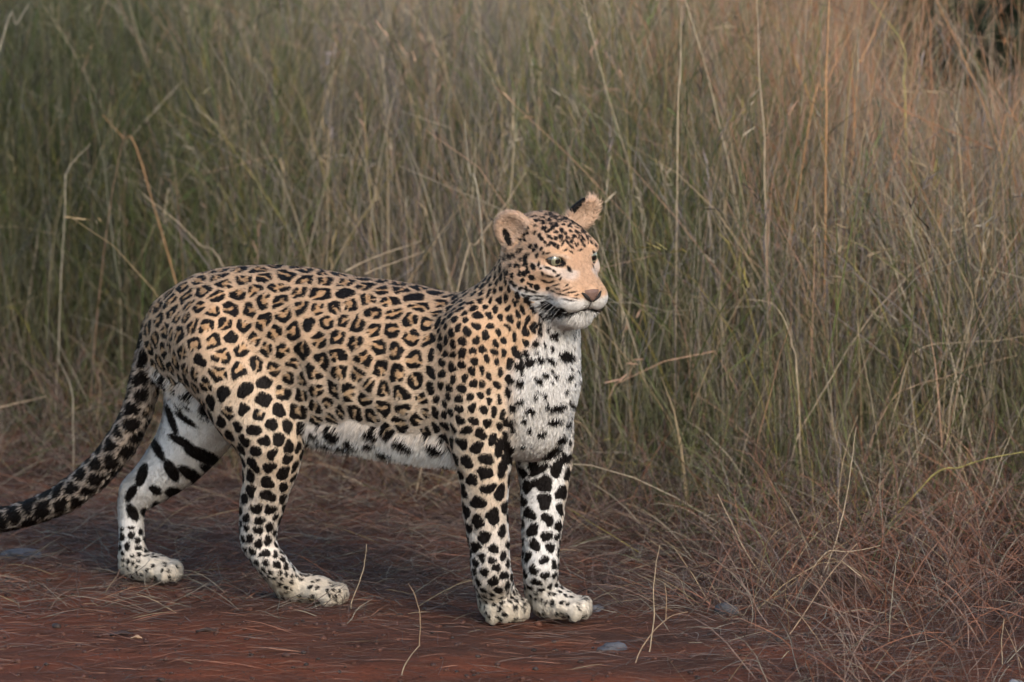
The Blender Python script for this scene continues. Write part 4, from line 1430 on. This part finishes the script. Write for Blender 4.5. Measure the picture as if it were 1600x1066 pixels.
PS = (.40, .31, .21); TS = (.30, .205, .13); RS = (.34, .17, .09); OS = (.42, .23, .11); YS = (.42, .36, .12); GS = (.33, .29, .22)
if 'nograss' not in DEBUG:
    stalk([(1011, 1036), (1021, 960), (1023, 905), (1032, 852)], -.42, .0017, PS, 'pale dry stalk standing upright just right of the leopard\'s front paws')
    stalk([(984, 1062), (1005, 1010), (1040, 968), (1074, 956)], -.55, .0016, TS, 'bent tan stalk at the bottom edge leaning right beside the upright pale one', .1)
    stalk([(1040, 962), (1041, 935), (1039, 911)], -.15, .0018, TS, 'short broken tan stub beside the pale stalk right of the paws')
    stalk([(654, 1010), (655, 965), (649, 930), (640, 912)], -.40, .0014, TS, 'thin tan stalk standing on the red earth between hind and front paws')
    stalk([(626, 1064), (634, 1035), (655, 1008)], -.62, .0017, PS, 'short pale stalk rising from the bottom edge below the belly')
    stalk([(549, 943), (563, 905), (569, 880), (572, 850)], -.05, .0015, PS, 'pale curved stalk touching the toes of the near hind paw')
    stalk([(1190, 900), (1163, 858), (1142, 815), (1122, 772)], .25, .0020, PS, 'thick pale stalk leaning left out of the brown tangle right of the leopard')
    stalk([(1283, 902), (1305, 850), (1318, 800), (1330, 725), (1338, 668)], .22, .0018, PS, 'long pale stalk curving up through the green grass at right', .15)
    stalk([(1215, 1018), (1250, 965), (1300, 895), (1338, 850)], -.35, .0016, TS, 'long straight stalk slanting right across the tangle in the lower right', .12)
    stalk([(1294, 1026), (1268, 985), (1228, 937)], -.42, .0015, TS, 'tan stalk slanting left that crosses the long straight one at lower right')
    stalk([(1286, 868), (1320, 862), (1352, 858), (1376, 852)], .05, .0014, PS, 'pale straw lying almost level over the brown tangle at right', .02)
    stalk([(1345, 902), (1330, 890), (1314, 876)], -.15, .0015, PS, 'small pale bent straw lying in the tangle at right', .02, False)
    stalk([(1388, 1005), (1392, 960), (1398, 900), (1404, 860)], -.35, .0013, GS, 'grey upright stalk in the dark tangle near the lower right corner')
    stalk([(1566, 1045), (1563, 1005), (1568, 968)], -.6, .0016, PS, 'pale upright stub in the lower right corner')
    stalk([(1600, 1050), (1585, 1015), (1570, 980)], -.62, .0014, TS, 'tan stub leaning left in the lower right corner')
    stalk([(1455, 745), (1500, 730), (1545, 716), (1605, 706)], .55, .0024, YS, 'yellow green grass blade reaching in from the right edge', -.1)
    stalk([(1245, 690), (1300, 590), (1352, 505), (1410, 440), (1445, 410), (1530, 350)], .9, .0019, PS, 'very long pale stem slanting up to the right across the green grass', .25)
    stalk([(1480, 690), (1488, 610), (1505, 530), (1555, 420), (1600, 350)], .85, .0017, PS, 'long pale stem bending right near the right edge', .15)
    stalk([(1410, 595), (1440, 545), (1500, 535), (1560, 532), (1602, 525)], .9, .0017, PS, 'pale stem arching flat towards the right edge', .05)
    stalk([(1385, 640), (1425, 605), (1480, 588), (1530, 570), (1590, 555)], .85, .0017, TS, 'tan stem arching towards the right edge below the pale flat one', .05)
    stalk([(1245, 585), (1238, 540), (1227, 505), (1205, 475), (1170, 468)], .85, .0020, PS, 'pale stem bowed over to the left among green grass', .05)
    stalk([(1290, 195), (1291, 120), (1294, 20), (1297, -20)], 1.85, .0030, OS, 'thick upright orange stem at the top right', .05)
    stalk([(1266, 185), (1285, 140), (1308, 92), (1336, 38)], 2.0, .0021, OS, 'orange stem slanting right across the thick upright one', .05)
    stalk([(1336, 158), (1346, 95), (1362, 60), (1385, 0)], 2.1, .0024, OS, 'kinked orange stem right of the thick upright one', .05)
    stalk([(1600, 330), (1560, 230), (1515, 110), (1485, 45), (1458, -10)], 2.0, .0022, OS, 'long straight orange stem slanting left into the top edge', .15)
    stalk([(1456, 148), (1452, 95), (1455, 40), (1443, -10)], 2.2, .0022, RS, 'rusty upright stem near the top right corner', .05)
    stalk([(1555, 235), (1400, 165), (1345, 97)], 1.9, .0019, RS, 'rusty stem fallen flat across the upper right grass', .1, False)
    stalk([(1415, 195), (1410, 130), (1412, 70), (1360, 0)], 2.2, .0022, YS, 'bent yellowish stem leaning left at the top right', .1)
    stalk([(1560, 232), (1580, 180), (1602, 140)], 1.9, .0019, OS, 'short orange stem near the right edge below the dark shrubs', .05)
    stalk([(352, 425), (310, 382), (275, 345), (225, 305)], 2.2, .0020, PS, 'pale stem fallen to the left in the dark grass above the leopard\'s rump', .1)
    stalk([(0, 72), (25, 38), (48, 4)], 2.6, .0019, GS, 'pale slanting stem in the top left corner', .05)
    stalk([(101, 320), (108, 265), (140, 225)], 2.4, .0018, GS, 'grey bent stem in the dark grass at the far left', .05)
    stalk([(222, 260), (190, 215), (160, 180)], 2.4, .0018, OS, 'orange brown stem slanting left in the upper left grass', .1)
    stalk([(113, 710), (113, 640), (108, 600), (92, 562)], 1.4, .0018, GS, 'grey stem bent to the left above the leopard\'s tail', .05)
    stalk([(-4, 637), (40, 627), (72, 620)], 1.5, .0016, PS, 'pale straw lying level at the left edge above the tail', .02, False)
    stalk([(540, 424), (585, 402), (658, 376)], 1.25, .0018, PS, 'pale stem lying low over the leopard\'s back', .1, False)
    stalk([(570, 428), (610, 412), (664, 392)], 1.25, .0017, PS, 'second pale stem just below the one over the leopard\'s back', .1, False)
    stalk([(722, 420), (745, 380), (778, 335), (820, 270)], 1.9, .0020, PS, 'pale stem slanting right behind the leopard\'s near ear', .1)
    stalk([(748, 320), (735, 270), (725, 190)], 1.85, .0022, GS, 'greyish upright stem above the leopard\'s shoulder', .05)
    stalk([(1195, 260), (1190, 170), (1185, 80), (1183, -10)], 1.8, .0023, PS, 'pale tall stem right of the leopard\'s head reaching the top edge', .1)
    stalk([(1060, 190), (1063, 90), (1066, 10)], 1.85, .0022, PS, 'pale upright stem above and right of the far ear', .1)

    def stone(u, v, size, col, label):
        p = on_ground(u, v)
        bm = bmesh.new()
        bmesh.ops.create_icosphere(bm, subdivisions=3, radius=1)
        P = np.array([q.co[:] for q in bm.verts])
        d = 1 + .45 * noise3(P, 1.6, int(u)) + .25 * noise3(P, 4.5, int(v)) + .05 * noise3(P, 11, 3)
        P = P * d[:, None] * np.array(size)
        P[:, 2] = np.maximum(P[:, 2], -.3 * size[2])
        for q, c_ in zip(bm.verts, P): q.co = c_
        me = bpy.data.meshes.new('stone'); bm.to_mesh(me); bm.free()
        me.polygons.foreach_set('use_smooth', np.ones(len(me.polygons), bool))
        me.materials.append(plain('stone_grey', col, .85, .6, 90.0, .35))
        o = bpy.data.objects.new('stone', me); COL.objects.link(o)
        o.location = (p[0], p[1], float(ground_h(np.array([p[0]]), np.array([p[1]]))[0]) + .1 * size[2])
        o.rotation_euler = (0, 0, rng.random() * 3)
        tag(o, label, 'stone', 'grey stones in the straw')
    stone(930, 946, (.020, .022, .010), (.085, .085, .095), 'flat blue grey stone beside the toes of the far front paw')
    stone(957, 1003, (.026, .022, .009), (.075, .075, .085), 'flat blue grey stone in front of the paws at the lower edge')
    stone(1135, 950, (.018, .02, .016), (.06, .06, .065), 'dark grey stone in the straw right of the paws')
    stone(38, 866, (.045, .04, .010), (.075, .072, .078), 'wide flat grey stone below the leopard\'s tail')
    stone(1588, 1054, (.022, .02, .010), (.22, .21, .21), 'small pale stone in the lower right corner')

    def dry_leaf(u, v, L, W, col, rz, label):
        p = on_ground(u, v)
        VV, FFc = [], []
        for i in range(7):
            t = i / 6
            w = W * math.sin(math.pi * (.06 + .90 * t)) ** .7
            for j in range(5):
                s = j / 2 - 1
                VV.append((L * (t - .5), s * w, .004 * s * s + .004 * math.sin(2.4 * t) + .0015 * math.sin(9 * t + 3 * s)))
        ii = np.arange(35).reshape(7, 5)
        FFc = np.stack([ii[:-1, :-1].ravel(), ii[:-1, 1:].ravel(), ii[1:, 1:].ravel(), ii[1:, :-1].ravel()], 1)
        o = mesh_np('dry_leaf', VV, FFc, mat=plain('dry_leaf', col, .7, .3, 200.0))
        so = o.modifiers.new('thickness', 'SOLIDIFY'); so.thickness = .0008
        o.location = (p[0], p[1], float(ground_h(np.array([p[0]]), np.array([p[1]]))[0]) + .002)
        o.rotation_euler = (.15, .05, rz)
        tag(o, label, 'leaf', 'dry leaves on the red earth')
    dry_leaf(190, 993, .045, .008, (.035, .022, .02), .2, 'curled dark leaf on the red earth left of the middle')
    dry_leaf(213, 1000, .022, .004, (.38, .25, .16), -.2, 'small pale leaf just below the dark curled one')
    dry_leaf(322, 990, .04, .007, (.04, .025, .02), .1, 'dark leaf on the red earth below the near hind paw')

    # dark shrubs beyond the grass
    leaf_mat = blade_mat('shrub_leaves', .25)
    bark = plain('shrub_bark', (.08, .06, .05), .9, .5, 60.0)
    def shrub(u, v_top, y, w, seed, label):
        r_ = np.random.default_rng(seed)
        top = at_y(u, v_top, y)
        hgt = top[2]
        e = bpy.data.objects.new('shrub', None); COL.objects.link(e)
        g0 = float(ground_h(np.array([top[0]]), np.array([y]))[0])
        e.location = (top[0], y, g0)
        tag(e, label, 'shrub', 'dark shrubs beyond the grass')
        tips = []
        for k_ in range(9):
            an = r_.random() * 6.28; sp = w * (.25 + .75 * r_.random())
            P = [np.zeros(3), np.array([math.cos(an) * sp * .25, math.sin(an) * sp * .25, hgt * .4]), np.array([math.cos(an) * sp * .7, math.sin(an) * sp * .7, hgt * (.65 + .3 * r_.random())])]
            Q = spline(np.array(P), 5)
            b = tube('branch', Q, np.linspace(.014, .004, len(Q)), bark, (.1, .08, .06), parent=e)
            tips += list(Q[4:])
        tips = np.array(tips)
        n = 4200
        c = tips[r_.integers(0, len(tips), n)] + r_.standard_normal((n, 3)) * np.array([.12, .12, .10]) * w * 1.3
        c[:, 2] = np.maximum(c[:, 2], .05)
        a = r_.standard_normal((n, 3)); a /= np.linalg.norm(a, axis=1)[:, None]
        b = np.cross(a, r_.standard_normal((n, 3))); b /= np.linalg.norm(b, axis=1)[:, None]
        L_ = (.022 + .022 * r_.random((n, 1))); W_ = L_ * .38
        V4 = np.stack([c - a * L_, c + b * W_, c + a * L_, c - b * W_], 1).reshape(-1, 3)
        o = mesh_np('crown', V4, np.arange(n * 4).reshape(n, 4), smooth=False, mat=leaf_mat, parent=e)
        cc = np.array([.035, .046, .026]) * (.6 + .8 * r_.random((n, 1)))
        set_color(o.data, 'Col', np.repeat(cc, 4, 0))
    shrub(1545, -60, 6.8, .50, 3, 'dark green shrub in the top right corner beyond the grass')
    shrub(1440, -20, 8.0, .50, 4, 'dark green shrub just left of the corner one beyond the grass')
    shrub(1650, -40, 8.2, .60, 5, 'dark shrub half cut off by the right edge at the top')
    shrub(1500, -70, 9.4, .60, 6, 'far dark shrub behind the other shrubs at the top right')
